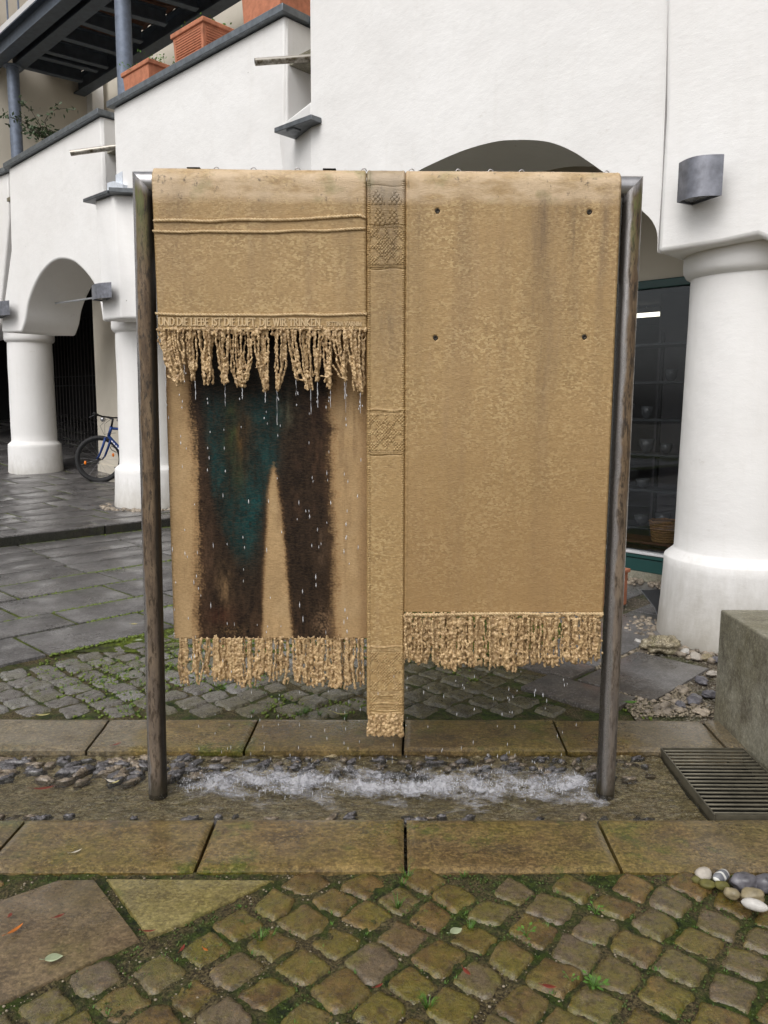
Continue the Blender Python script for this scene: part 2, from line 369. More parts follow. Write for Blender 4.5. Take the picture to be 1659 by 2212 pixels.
def m_slab(name, c1, c2, moss=.0, wet=.5, olive=None, sc=1.0, grit=1.0, dry=False, spray=False):
    q = NB(name); co = q.coord()
    big = q.noise(co, 1.7*sc, 6, .62); mid = q.noise(co, 8*sc, 7, .74); g1 = q.noise(q.coord((1, 1.6, 1)), 38, 5, .78); fine = q.noise(co, 95, 4, .75)
    c = q.mix(q.ramp(mid, [(.36, 0), (.64, 1)]), c1, c2)
    if olive is not None:
        c = q.mix(q.math('MULTIPLY', q.ramp(q.noise(q.coord((1, 1, 1), (4, 2, 0)), 2.3*sc, 7, .74), [(.42, 0), (.60, 1)]), .80), c, olive)
        c = q.mix(q.math('MULTIPLY', q.ramp(q.noise(q.coord((1, 1.7, 1), (1, 7, 0)), 4.5*sc, 7, .78), [(.50, 0), (.64, 1)]), .62), c, (.055, .040, .024))
        c = q.mix(q.math('MULTIPLY', q.ramp(q.noise(q.coord((1, 1.3, 1), (6, 7, 0)), 3.5*sc, 7, .78), [(.54, 0), (.68, 1)]), .50), c, tuple(min(1, v*1.55) for v in c2))
        c = q.mix(q.math('MULTIPLY', q.ramp(q.noise(q.coord((1, 1, 1), (8, 1, 0)), 3.3*sc, 7, .76), [(.545, 0), (.64, 1)]), moss), c, (.080, .100, .010))
    if spray:     # brown film where spray reaches the slab
        g = q.n('ShaderNodeNewGeometry'); s2 = q.n('ShaderNodeSeparateXYZ'); q.l(g.outputs['Position'], s2.inputs[0])
        z_ = q.math('MULTIPLY', q.math('ADD', q.math('SUBTRACT', q.math('SUBTRACT', 6.15, s2.outputs[1]), s2.outputs[0]), q.math('MULTIPLY', q.math('SUBTRACT', q.noise(co, 2.5, 4, .6), .5), .8)), 3.0, clamp=True)
        c = q.mix(q.math('MULTIPLY', z_, .85), c, q.mix(q.ramp(mid, [(.4, 0), (.6, 1)]), (.036, .026, .017), (.080, .062, .040)))
    if dry:       # beyond the reach of the spray the sandstone keeps its own greyish colour
        g = q.n('ShaderNodeNewGeometry'); s2 = q.n('ShaderNodeSeparateXYZ'); q.l(g.outputs['Position'], s2.inputs[0])
        d_ = q.math('ADD', q.math('SUBTRACT', q.math('ABSOLUTE', q.math('ADD', s2.outputs[0], .05)), 1.15), q.math('MULTIPLY', q.math('SUBTRACT', q.noise(co, 3.0, 4, .6), .5), .6))
        bk_ = q.math('SUBTRACT', s2.outputs[1], 3.2)
        dm = q.math('MULTIPLY', q.math('MULTIPLY', d_, 9.0, clamp=True), q.math('ADD', q.math('MULTIPLY', bk_, 8.0, clamp=True), .35), clamp=True)
        c = q.mix(q.math('MULTIPLY', dm, .8), c, q.mix(q.ramp(mid, [(.36, 0), (.64, 1)]), (.125, .105, .072), (.200, .178, .138)))
    c = q.mix(q.math('MULTIPLY', q.ramp(g1, [(.40, 1), (.52, 0)]), .70*grit), c, tuple(v*.28 for v in c1))
    c = q.mix(q.math('MULTIPLY', q.ramp(g1, [(.53, 0), (.66, 1)]), .50*grit), c, tuple(min(1, v*1.7) for v in c2))
    c = q.mix(q.math('MULTIPLY', q.ramp(fine, [(.40, 1), (.51, 0)]), .6*grit), c, tuple(v*.35 for v in c1))
    c = q.mix(q.math('MULTIPLY', q.ramp(fine, [(.54, 0), (.66, 1)]), .55*grit), c, tuple(min(1, v*2.0) for v in c2))
    r = q.ramp(q.math('ADD', big, q.math('MULTIPLY', q.math('SUBTRACT', g1, .5), .35)), [(.38, .16+.34*(1-wet)), (.62, .58)])
    if wet > .5:
        wm = q.ramp(q.noise(q.coord((1, 1, 1), (5, 5, 0)), 1.9*sc, 5, .65), [(.40, .25), (.56, 1)]); q.l(q.math('MULTIPLY', wm, wet*.5), q.b.inputs['Coat Weight']); q.b.inputs['Coat Roughness'].default_value = .16
        q.l(q.bump(g1, .10, .0015, q.bump(mid, .08, .003)), q.b.inputs['Coat Normal'])
    nrm = q.bump(mid, .35, .010); nrm = q.bump(g1, .45, .006, nrm); nrm = q.bump(fine, .45, .003, nrm)
    return q.fin(c, r, nrm, spec=.5)
M['slab_grey'] = m_slab('wet_grey_granite', (.070, .065, .062), (.155, .147, .145), 0, .85, grit=.85)
M['step'] = m_slab('black_step_face', (.016, .016, .014), (.040, .038, .034), .5, .6, (.022, .026, .012))
M['slab_dry'] = m_slab('grey_granite_light', (.115, .108, .103), (.20, .192, .19), 0, .7, grit=.6, spray=True)
M['kerb_olive'] = m_slab('wet_olive_sandstone', (.088, .052, .016), (.215, .145, .056), .9, .9, (.150, .120, .020), dry=True, grit=.75)
M['slab_olive'] = m_slab('wet_ochre_slab', (.110, .074, .040), (.195, .138, .076), .35, .9, (.130, .098, .036), grit=.6)
M['slab_yellow'] = m_slab('wet_yellow_olive_slab', (.150, .118, .036), (.245, .200, .080), .8, .9, (.200, .170, .042), grit=.6)
def m_cobble(name, c1, c2, c3, ol, wetzone=False):
    q = NB(name); co = q.coord(); at = q.n('ShaderNodeAttribute'); at.attribute_name = 'paint'
    sp = q.n('ShaderNodeSeparateColor'); q.l(at.outputs['Color'], sp.inputs[0])
    mid = q.noise(co, 15, 7, .76); g1 = q.noise(co, 42, 5, .78); fine = q.noise(co, 105, 4, .75)
    c = q.mix(q.ramp(mid, [(.38, 0), (.62, 1)]), c1, c2)
    c = q.mix(q.ramp(q.math('ADD', sp.outputs[0], q.math('MULTIPLY', mid, .5)), [(.75, 0), (1.05, 1)]), c, c3)
    c = q.mix(q.math('MULTIPLY', sp.outputs[1], q.ramp(q.noise(co, 7, 6, .75), [(.42, 0), (.58, 1)])), c, ol)
    if not wetzone:
        c = q.mix(q.math('MULTIPLY', q.ramp(q.noise(q.coord((1, 1, 1), (2, 5, 0)), 5, 6, .75), [(.46, 0), (.60, 1)]), .75), c, (.125, .112, .010))
    if wetzone:   # algae film grown where the fountain's spray keeps the stones wet
        g = q.n('ShaderNodeNewGeometry'); s2 = q.n('ShaderNodeSeparateXYZ'); q.l(g.outputs['Position'], s2.inputs[0])
        z_ = q.math('MULTIPLY', q.math('ADD', q.math('SUBTRACT', 4.75, s2.outputs[1]), q.math('ADD', q.math('MULTIPLY', s2.outputs[0], .85), q.math('MULTIPLY', q.noise(co, 3, 5, .7), .8))), 2.2, clamp=True)
        olc = q.mix(q.ramp(mid, [(.4, 0), (.6, 1)]), (.040, .034, .010), (.105, .088, .022)); c = q.mix(q.math('MULTIPLY', z_, .88), c, olc)
    c = q.mix(q.math('MULTIPLY', q.ramp(g1, [(.36, 1), (.50, 0)]), .6), c, (.022, .015, .008))
    c = q.mix(q.math('MULTIPLY', q.ramp(g1, [(.57, 0), (.70, 1)]), .45), c, tuple(min(1, v*1.9) for v in c2))
    c = q.mix(q.math('MULTIPLY', q.ramp(fine, [(.36, 1), (.50, 0)]), .5), c, (.022, .015, .008))
    c = q.mix(q.math('MULTIPLY', q.ramp(fine, [(.60, 0), (.72, 1)]), .45), c, (.26, .22, .17))
    q.b.inputs['Coat Weight'].default_value = .5; q.b.inputs['Coat Roughness'].default_value = .12; q.l(q.bump(g1, .3, .006, q.bump(mid, .4, .014)), q.b.inputs['Coat Normal'])
    return q.fin(c, q.ramp(g1, [(.35, .15), (.65, .48)]), q.bump(fine, .55, .004, q.bump(g1, .6, .007, q.bump(mid, .6, .014))), spec=.5)
M['cobble_front'] = m_cobble('wet_brown_cobble', (.070, .038, .009), (.190, .116, .034), (.130, .095, .058), (.120, .100, .009))
M['cobble_back'] = m_cobble('mossy_grey_cobble', (.095, .085, .075), (.175, .160, .145), (.21, .20, .19), (.090, .085, .030), True)
def m_joint():
    q = NB('moss_and_grit_joint'); co = q.coord()
    a = q.noise(co, 5.0, 6, .7); f = q.noise(co, 110, 4, .75); g = q.noise(co, 36, 5, .75)
    moss = q.mix(q.ramp(g, [(.38, 0), (.62, 1)]), (.006, .012, .002), (.052, .078, .007))
    grit = q.mix(q.ramp(f, [(.42, 0), (.62, 1)]), (.020, .014, .006), (.165, .130, .060))
    c = q.mix(q.ramp(a, [(.42, 0), (.58, 1)]), moss, grit)
    return q.fin(c, .75, q.bump(f, .9, .008, q.bump(g, .8, .02)), spec=.3)
M['joint'] = m_joint()
def m_mossjoint():
    q = NB('olive_moss_joint'); co = q.coord(); g = q.noise(co, 22, 6, .75); f = q.noise(co, 4, 5, .7)
    c = q.mix(q.ramp(g, [(.38, 0), (.62, 1)]), (.030, .040, .006), (.115, .150, .014)); c = q.mix(q.ramp(f, [(.48, 0), (.62, .85)]), c, (.028, .026, .018))
    return q.fin(c, .85, q.bump(g, .9, .02), spec=.2)
M['mossjoint'] = m_mossjoint()
def m_gravel():
    q = NB('wet_gravel'); co = q.coord(); vo = q.n('ShaderNodeTexVoronoi'); vo.inputs['Scale'].default_value = 75; q.l(co, vo.inputs['Vector'])
    bw = q.n('ShaderNodeRGBToBW'); q.l(vo.outputs['Color'], bw.inputs[0])
    c = q.ramp(bw.outputs[0], [(.1, (.05, .038, .024)), (.45, (.13, .10, .065)), (.75, (.22, .19, .14)), (.95, (.45, .42, .36))])
    c = q.mix(q.ramp(q.noise(co, 4, 5), [(.50, 0), (.62, .75)]), c, (.045, .055, .012))
    return q.fin(c, .5, q.bump(q.math('SUBTRACT', 1.0, vo.outputs['Distance']), 1.0, .02), spec=.5)
M['gravel'] = m_gravel()
M['beam'] = simple('painted_grey_steel', (.075, .095, .125), .5, .25, .2, 9, .1)
M['post'] = simple('blue_grey_steel_post', (.16, .19, .25), .5, .25, .2, 14, .12)
M['lead'] = simple('grey_lead_sheet', (.13, .14, .15), .45, .6, .25, 12, .2)
M['coping'] = simple('zinc_coping', (.17, .19, .21), .42, .6, .25, 14, .15)
M['terracotta'] = simple('terracotta', (.50, .20, .115), .8, 0, .22, 14, .25, .004, .3)
M['terra_dark'] = simple('dark_red_plastic', (.22, .060, .045), .6, 0, .15, 12, .1)
M['soil'] = simple('dark_soil', (.04, .03, .02), .9, 0, .3, 60, .6, .01)
M['deckwood'] = simple('rusty_brown_deck', (.15, .075, .050), .9, 0, .6, 7, .5, .01)
M['concrete'] = m_slab('algae_grey_concrete', (.22, .205, .155), (.33, .315, .25), .0, .2, (.150, .132, .075), 1.0, grit=.4)
M['green'] = simple('dark_green_frame', (.012, .060, .055), .35, 0, .1, 10, .05)
M['whitealu'] = simple('white_aluminium', (.70, .70, .72), .35, .1, .03, 10, .03)
M['lampgrey'] = simple('zinc_lamp_housing', (.22, .225, .255), .38, .65, .30, 16, .15)
M['black'] = simple('black_rubber', (.012, .012, .013), .75, 0, .2, 60, .3)
M['blackmetal'] = simple('black_metal', (.015, .015, .017), .4, .6, .2, 30, .1)
M['blue'] = simple('blue_bicycle_paint', (.012, .045, .19), .3, .3, .15, 15, .03)
M['chrome'] = simple('dull_chrome', (.45, .45, .46), .3, .9, .1, 20, .05)
M['orange'] = simple('orange_reflector', (.85, .22, .015), .3, 0, .1, 60, .2)
M['whitepaint'] = simple('white_lettering', (.75, .76, .80), .4, 0, .05, 20, .03)
M['red'] = simple('dark_red_paint', (.20, .015, .025), .4, .2, .2, 15, .05)
M['silver'] = simple('silver_paint', (.50, .52, .56), .35, .5, .15, 15, .05)
M['darkboard'] = simple('dark_shelf_board', (.05, .055, .06), .4, 0, .2, 10, .1)
M['fencebar'] = simple('rusty_fence_bar', (.085, .075, .070), .6, .3, .2, 10, .1)
M['wood'] = simple('reddish_wood', (.16, .055, .030), .55, 0, .3, 18, .2)
M['wicker'] = simple('wicker', (.42, .22, .09), .7, 0, .3, 60, .6, .006)
M['fabric'] = simple('black_fabric', (.012, .013, .015), .85, 0, .2, 60, .3)
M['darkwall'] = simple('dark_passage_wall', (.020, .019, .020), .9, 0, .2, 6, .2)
M['glassware'] = simple('pale_glassware', (.11, .115, .12), .25, 0, .2, 20, .05)
def m_glass():
    q = NB('shop_window_glass'); nt = q.t
    gl = q.n('ShaderNodeBsdfGlossy'); gl.inputs['Roughness'].default_value = .01; gl.inputs['Color'].default_value = (.85, .88, .9, 1)
    tr = q.n('ShaderNodeBsdfTransparent'); tr.inputs['Color'].default_value = (.84, .85, .86, 1)
    fr = q.n('ShaderNodeFresnel'); fr.inputs['IOR'].default_value = 1.45
    mx = q.n('ShaderNodeMixShader'); q.l(fr.outputs[0], mx.inputs[0]); q.l(tr.outputs[0], mx.inputs[1]); q.l(gl.outputs[0], mx.inputs[2]); q.l(mx.outputs[0], q.o.inputs['Surface']); return q.m
M['glass'] = m_glass()
def m_water():
    q = NB('rippling_water'); co = q.coord((1, 1.6, 1))
    gl = q.n('ShaderNodeBsdfGlossy'); gl.inputs['Roughness'].default_value = .06
    tr = q.n('ShaderNodeBsdfTransparent'); tr.inputs['Color'].default_value = (.84, .84, .78, 1)
    fr = q.n('ShaderNodeFresnel'); fr.inputs['IOR'].default_value = 1.33
    b = q.bump(q.noise(co, 30, 5, .65, .8), 1.0, .02, q.bump(q.noise(co, 9, 3, .5, .4), .8, .05))
    q.l(b, gl.inputs['Normal']); q.l(b, fr.inputs['Normal'])
    mx = q.n('ShaderNodeMixShader'); q.l(fr.outputs[0], mx.inputs[0]); q.l(tr.outputs[0], mx.inputs[1]); q.l(gl.outputs[0], mx.inputs[2]); q.l(mx.outputs[0], q.o.inputs['Surface']); return q.m
M['water'] = m_water()
def m_foam():
    q = NB('white_foam_and_spray'); 
    df = q.n('ShaderNodeBsdfPrincipled'); df.inputs['Base Color'].default_value = (.82, .83, .86, 1); df.inputs['Roughness'].default_value = .15; df.inputs['Specular IOR Level'].default_value = .8
    tr = q.n('ShaderNodeBsdfTransparent')
    mx = q.n('ShaderNodeMixShader'); mx.inputs[0].default_value = .55
    q.l(tr.outputs[0], mx.inputs[1]); q.l(df.outputs[0], mx.inputs[2]); q.l(mx.outputs[0], q.o.inputs['Surface']); return q.m
M['foam'] = m_foam()
def m_foamsheet():
    q = NB('churned_foam_sheet'); at = q.n('ShaderNodeAttribute'); at.attribute_name = 'paint'
    sp = q.n('ShaderNodeSeparateColor'); q.l(at.outputs['Color'], sp.inputs[0])
    n_ = q.noise(q.coord((1, 2.2, 1)), 26, 7, .80, 1.2); n2 = q.noise(q.coord((1, 1.5, 1), (3, 0, 0)), 7, 4, .6)
    df = q.n('ShaderNodeBsdfPrincipled'); df.inputs['Base Color'].default_value = (.60, .60, .64, 1); df.inputs['Roughness'].default_value = .12
    q.l(q.bump(q.noise(q.coord(), 60, 5, .75), 1.0, .015), df.inputs['Normal'])
    tr = q.n('ShaderNodeBsdfTransparent'); mx = q.n('ShaderNodeMixShader')
    v = q.math('ADD', q.math('ADD', n_, q.math('MULTIPLY', q.math('SUBTRACT', sp.outputs[0], .62), .50)), q.math('MULTIPLY', q.math('SUBTRACT', n2, .5), 1.7))
    q.l(q.ramp(v, [(.38, 0), (.80, .72)]), mx.inputs[0])
    q.l(tr.outputs[0], mx.inputs[1]); q.l(df.outputs[0], mx.inputs[2]); q.l(mx.outputs[0], q.o.inputs['Surface']); return q.m
M['foamsheet'] = m_foamsheet()
def leafmat(name, c):
    q = NB(name); co = q.coord(); return q.fin(q.mix(q.ramp(q.noise(co, 40, 4), [(.3, 0), (.7, 1)]), tuple(v*.6 for v in c), c), .55, q.bump(q.noise(co, 90, 3), .3, .003))
M['leaf_green'] = leafmat('green_leaf', (.10, .24, .03)); M['leaf_pale'] = leafmat('pale_leaf', (.42, .48, .30))
M['leaf_yellow'] = leafmat('yellow_leaf', (.55, .48, .20)); M['leaf_orange'] = leafmat('orange_leaf', (.55, .16, .02)); M['leaf_red'] = leafmat('red_leaf', (.22, .035, .02))
M['leaf_white'] = leafmat('bleached_leaf', (.62, .56, .46))
M['grass'] = leafmat('green_grass', (.075, .17, .018)); M['moss'] = leafmat('dark_moss', (.060, .095, .010)); M['mossbright'] = leafmat('bright_moss', (.12, .17, .014))
M['plant'] = leafmat('dull_green_foliage', (.05, .085, .03))
M['pillar'] = simple('reflection_pillar_grey', (.16, .15, .16), .9, 0, .1, 6, .1)
M['grate'] = simple('dull_wet_steel', (.10, .09, .065), .5, .3, .3, 20, .2)
M['pit'] = simple('black_pit', (.003, .003, .003), .9, 0, .1, 6, .1, spec=.1)
def emis(name, c, s):
    q = NB(name); e = q.n('ShaderNodeEmission'); e.inputs[0].default_value = (*c, 1); e.inputs[1].default_value = s; q.l(e.outputs[0], q.o.inputs['Surface']); return q.m
M['lit'] = emis('lit_tube', (1, .93, .74), 3.0)

# ------------------------------------------------------------------ facade geometry
U2 = np.array([.698, -.716]); NI = np.array([.716, .698, 0.0])
UW = np.array([.745, -.667]); UW /= np.linalg.norm(UW); NW = np.array([-UW[1], UW[0], 0.0])
PR = np.array([2.06, 5.07])
def online(x, y=700, p=PR, u=U2): return onv(x, y, p, u)[:2]
S3 = online(18.8, 500); S2 = online(247, 300); SA = online(671.5, 200); SB = online(1438, 250)-NI[:2]*.05
UA = (SB+NI[:2]*.055)-SA; UA = UA/np.linalg.norm(UA)
def zf(x, y):
    """height of the raised paving under the arcade on the left"""
    return .115+max(0.0, y-10.5)*.034+max(0.0, y-15.0)*.075
bld = empty('arcade_building', (PR[0], PR[1], 0), 'white plastered arcade building with round columns behind the fountain', 'building')
def smoothpts(P, n=4):
    P = [np.array(p, float) for p in P]; out = []
    for i in range(len(P)-1):
        a, b, c, d = P[max(i-1, 0)], P[i], P[i+1], P[min(i+2, len(P)-1)]
        for k in range(n):
            t = k/n; out.append(tuple(.5*((2*b)+(-a+c)*t+(2*a-5*b+4*c-d)*t*t+(-a+3*b-3*c+d)*t**3)))
    return out+[tuple(P[-1])]
def pxwall(name, pts, p, u, th, mat='plaster', parent=bld, bevel=.03, off=0.0, nrm=None):
    nn = np.array([-u[1], u[0], 0.0]) if nrm is None else nrm
    P = [onv(x, y, p, u)+nn*off for x, y in pts]
    m = MB(); m.prism(P, nn*th); o = m.build(name, M[mat], parent, bevel=bevel, seg=3)
    flip_fix(o); return o
ARCH3 = [(45.6, 717.8), (53.5, 692.7), (59, 658.5), (70.6, 624), (84, 597), (98, 578.8), (114, 565), (134, 559.4), (157, 565), (175, 578.8), (191, 597), (203, 616), (215, 651.7), (221, 694)]
# bay 3 (far left)
q_ = onv(217, 300, S3, UW)
wall3 = pxwall('wall', [(18.8, 364), (217, 250), (224, 420), (233, 500), (262, 560), (273, 694)][:3]+[(228, 500), (246, 600), (262, 694), (221, 694)]+smoothpts(ARCH3)[::-1][1:-1]+[(45.6, 717.8), (3.4, 717.8), (4, 690), (24, 540), (20, 400)], S3, UW, .93)
# bay 2 (sloping coping with planters)
A2 = [(283, 690), (285, 665), (292, 635), (302, 600), (325, 565), (360, 530), (410, 505), (470, 500), (530, 520), (575, 560), (600, 620), (610, 700)]
wall2 = pxwall('wall', [(245, 234), (614.5, 32.5), (613.5, 262), (613.5, 290), (660, 300), (664, 700)]+smoothpts(A2)[::-1]+[(262, 694), (262, 600), (251, 430), (250, 378)], S2, UW, .93)
# bay A (large wall with the arch seen above the fountain)
AA = [(1419.5, 545), (1419.5, 504.7), (1407.5, 476), (1386, 454), (1364, 425), (1338, 398), (1304.5, 373), (1271, 349), (1237.5, 327.5), (1199, 310.7), (1161, 303.5), (1113, 302.5), (1070, 306), (1007.6, 322.7), (950, 346.6), (897.5, 373), (850, 410), (815, 450), (790, 500), (775, 560), (770, 640)]
wallA = pxwall('wall', [(668, -330), (1452, -330), (1438, 200), (1430, 400), (1420, 546)]+smoothpts(AA)[1:]+[(677, 660), (672, 262)], SA, UA, .93)
# bay B with the lamp
wallB = pxwall('wall', [(1443, -330), (2350, -500), (2250, 560), (2060, 470), (1925, 430), (1830, 430), (1770, 470), (1735, 540), (1690, 530), (1660, 520), (1635, 509), (1560, 525), (1420, 547), (1428, 400), (1437, 250)], SB, UW, .93)
# bay 4 sliver at the left edge of the picture
S4 = S3-U2*4.9+np.array([0, 0])
QW = onv(18, 600, S4, UW)
wall4 = pxwall('wall', [(-420, 560), (17, 372), (19, 470), (-2, 700), (-200, 760), (-420, 760)], S4, UW, .93)
# fillets that close the step between two bays below the drained recesses
def fill(name, pa, ua, xa, pb, ub, xb, y0, y1, th=.5):
    m = MB(); a0 = onv(xa[0], y0, pa, ua); a1 = onv(xa[1], y1, pa, ua); b0 = onv(xb[0], y0, pb, ub); b1 = onv(xb[1], y1, pb, ub)
    z0, z1 = a0[2], a1[2]; b0[2] = z0; b1[2] = z1
    nn = NI*th
    V = [a0, b0, b1, a1]; V = V+[v+nn for v in V]
    m.add(V, [(0, 1, 2, 3), (7, 6, 5, 4), (0, 4, 5, 1), (1, 5, 6, 2), (2, 6, 7, 3), (3, 7, 4, 0)])
    return flip_fix(m.build(name, M['plaster'], bld, bevel=.02))
fill('pier', S2, UW, (600, 640), SA, UW, (673, 678), 275, 660)
# recess returns (the end faces of each bay's parapet running back into the building)
def ret(pa, ua, x, y0, y1, depth=1.6):
    a0 = onv(x[0], y0, pa, ua); a1 = onv(x[1], y1, pa, ua); a1[:2] = a0[:2]
    m = MB(); d = np.array([UW[0], UW[1], 0])
    P = [v+NW*.02 for v in (a0-d*.25, a0+d*.003, a1+d*.003, a1-d*.25)]; V = P+[v+NW*depth for v in P]
    m.add(V, [(0, 1, 2, 3), (7, 6, 5, 4), (0, 4, 5, 1), (1, 5, 6, 2), (2, 6, 7, 3), (3, 7, 4, 0)])
    return flip_fix(m.build('return_wall', M['plaster'], bld, bevel=.02))
rt2 = ret(S2, UW, (614.3, 613.5), 33.5, 330)
rt3 = ret(S3, UW, (217.5, 224), 251, 500)
# recess back walls
for (S, xx, y0, y1) in ((SA, 671.5, 30, 330), (S2, 247, 250, 470)):
    a = online(xx-25, 200)
    pb_ = np.array([*a, 0])+NI*1.35
    m = MB(); m.box((pb_[0], pb_[1], 4.4), (1.6, .2, 2.0), math.atan2(U2[1], U2[0])); m.build('recess_wall', M['plaster'], bld)
# pilaster below the small ledge, between bays 3 and 2
pp = onv(245, 437, S2-U2*.0-NI[:2]*.10, UW)
def pil():
    m = MB(); pl = (S2-NI[:2]*.16)
    tl, tc_, bl, bc = onv(204, 432, pl, UW), onv(246, 417, pl, UW), onv(222, 693, pl, UW), onv(262, 693, pl, UW)
    back = NI*.9
    r1 = np.array([UW[0], UW[1], 0])*.16+NI*.2
    V = [tl, tc_, bc, bl, tl+back, tc_+r1, bc+r1, bl+back, tc_+back, bc+back]
    for k, z in ((1, tl[2]), (5, tl[2]), (8, tl[2]), (4, tl[2])): V[k] = np.array([V[k][0], V[k][1], z])
    for k in (2, 3, 6, 7, 9): V[k] = np.array([V[k][0], V[k][1], bl[2]])
    m.add(V, [(0, 1, 2, 3), (1, 5, 6, 2), (5, 8, 9, 6), (8, 4, 7, 9), (4, 0, 3, 7), (0, 4, 8, 5, 1), (3, 2, 6, 9, 7)])
    return flip_fix(m.build('pilaster', M['plaster'], bld, bevel=.035, seg=3))
pil()
# copings
def coping(pts, p, u, th, h=.05, over=.06, ret_len=None):
    m = MB(); a, b = [onv(x, y, p, u) for x, y in pts]
    nn = np.array([-u[1], u[0], 0.0])
    d = b-a; d /= np.linalg.norm(d); a = a-d*.05; b = b+d*.05
    P = [a-nn*over, b-nn*over, b-nn*over+np.array([0, 0, h]), a-nn*over+np.array([0, 0, h])]
    m.prism(P, nn*(th+over))
    if ret_len:
        e = b-nn*over
        P = [e-d*.35, e+d*.04, e+d*.04+np.array([0, 0, h-.002]), e-d*.35+np.array([0, 0, h-.002])]
        m.prism([v+nn*(th+over+.002) for v in P], nn*ret_len)
    return flip_fix(m.build('coping', M['coping'], bld, bevel=.006))
coping([(245, 233.5), (614.5, 32)], S2, UW, .30, .075, .07, 1.2)
coping([(18.8, 364), (217, 250.5)], S3, UW, .30, .075, .07, 1.2)
coping([(-420, 560), (16, 373)], S4, UW, .30, .075, .07, 1.2)
# drain pipes coming out of the recesses
def pipe(a, b, off, r, lab=None):
    pa = onv(*b, off, U2); pa2 = onv(*a, off-NI[:2]*.55, U2)
    m = MB(); d = pa2-pa; L = np.linalg.norm(d); d /= L
    ang = np.arange(20)*2*math.pi/20
    s_ = np.cross(d, [0, 0, 1]); s_ /= np.linalg.norm(s_); t_ = np.cross(s_, d)
    V = []
    for (q, rr) in ((pa, r), (pa2, r), (pa2, r*.8), (pa, r*.8)):
        V.append(q+rr*(np.cos(ang)[:, None]*s_+np.sin(ang)[:, None]*t_))
    F = [(i*20+j, i*20+(j+1) % 20, ((i+1) % 4)*20+(j+1) % 20, ((i+1) % 4)*20+j) for i in range(4) for j in range(20)]
    m.add(np.concatenate(V), F); o = m.build('drain_pipe', M['steelpipe'], bld, smooth=True); flip_fix(o); smooth_by_angle(o); return o
def m_pipe():
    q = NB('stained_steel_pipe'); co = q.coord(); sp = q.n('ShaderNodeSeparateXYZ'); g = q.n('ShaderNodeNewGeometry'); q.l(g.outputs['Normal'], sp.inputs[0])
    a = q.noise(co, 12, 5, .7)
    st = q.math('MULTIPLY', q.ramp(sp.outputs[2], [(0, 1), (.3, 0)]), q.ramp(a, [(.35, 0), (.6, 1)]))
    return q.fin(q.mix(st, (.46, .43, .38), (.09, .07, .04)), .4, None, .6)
M['steelpipe'] = m_pipe()
pipe((551, 134), (690, 124), SA+NI[:2]*.3, .034)
pipe((152, 331), (262, 316), S2+NI[:2]*.3, .036)
# ledges under the recesses
def ledge(pts, p, u, th, depth_back):
    m = MB(); P = [onv(x, y, p, u) for x, y in pts]; nn = np.array([-u[1], u[0], 0.0])
    m.prism(P, nn*depth_back); return flip_fix(m.build('drain_ledge', M['lead'], bld, bevel=.006))
ledge([(592, 287), (592, 276), (672, 246), (673, 258)], SA-NI[:2]*.14, UW, 0, .5)
ledge([(618, 285), (618, 270), (634, 262), (634, 278)], SA-NI[:2]*.12, UW, 0, .1)
ledge([(179, 437), (179, 429.5), (231, 409.8), (231, 418)], S2-NI[:2]*.24, UW, 0, .55)
e_ = onv(231, 414, S2-NI[:2]*.24, UW)
m = MB(); dU = np.array([UW[0], UW[1], 0]); m.beam(e_+NI*.05, e_+NI*.42+dU*.27, .30, .055); m.build('drain_ledge', M['lead'], bld, bevel=.005)
# primer patches beside the ledge
M['primer'] = simple('bluish_white_primer', (.62, .66, .72), .7, 0, .1, 30, .4)
m = MB(); P = [onv(x, y, S2, UW)-NW*.006 for x, y in ((250.5, 378), (265, 370), (266.5, 412), (251, 406))]; m.prism(P, NW*.004); flip_fix(m.build('primer_patch', M['primer'], bld))
m = MB(); P = [onv(x, y, S2-NI[:2]*.16, UW)+NI*.1-NW*.006 for x, y in ((216, 392), (229, 388), (250, 395), (250, 410), (231, 409), (216, 412))]; m.prism(P, NW*.12); flip_fix(m.build('primer_patch', M['primer'], bld))
# columns
def column(cx, cy, z0, sc=1.0):
    cx += NI[0]*.05-.025; cy += NI[1]*.05
    m = MB(); prof = [(.492, -.1), (.488, .03), (.475, .25), (.466, .55), (.461, .558), (.408, .605), (.402, .62), (.398, 1.3), (.388, 2.38), (.386, 2.42), (.392, 2.425), (.418, 2.44), (.436, 2.47), (.440, 2.51), (.436, 2.62), (.43, 2.76)]
    pr = []
    for (a, b) in zip(prof[:-1], prof[1:]):
        k = 5 if b[1]-a[1] > .2 else 1
        for i in range(k): pr.append((a[0]+(b[0]-a[0])*i/k, a[1]+(b[1]-a[1])*i/k))
    pr.append(prof[-1])
    m.lathe((cx, cy, z0), [(r*sc, z*sc) for r, z in pr], 72)
    V = m.V[0]; c2 = V-np.array([cx, cy, 0]); rr = np.hypot(c2[:, 0], c2[:, 1])+1e-9
    dn = fbm(np.stack([V[:, 0]*2.2, V[:, 1]*2.2, V[:, 2]*2.2], 1), 3, 5)*.010
    V[:, :2] += (c2[:, :2]/rr[:, None])*dn[:, None]
    o = m.build('column', M['plaster'], bld, smooth=True); smooth_by_angle(o, 32); return o
CC = [(-6.62, 15.1, .24), (-3.36, 11.32, .11), (-.48, 8.36, 0.0), (2.42, 5.40, 0.0), (5.2, 2.5, 0.0), (-10.1, 18.7, .35)]
for c in CC: column(*c)
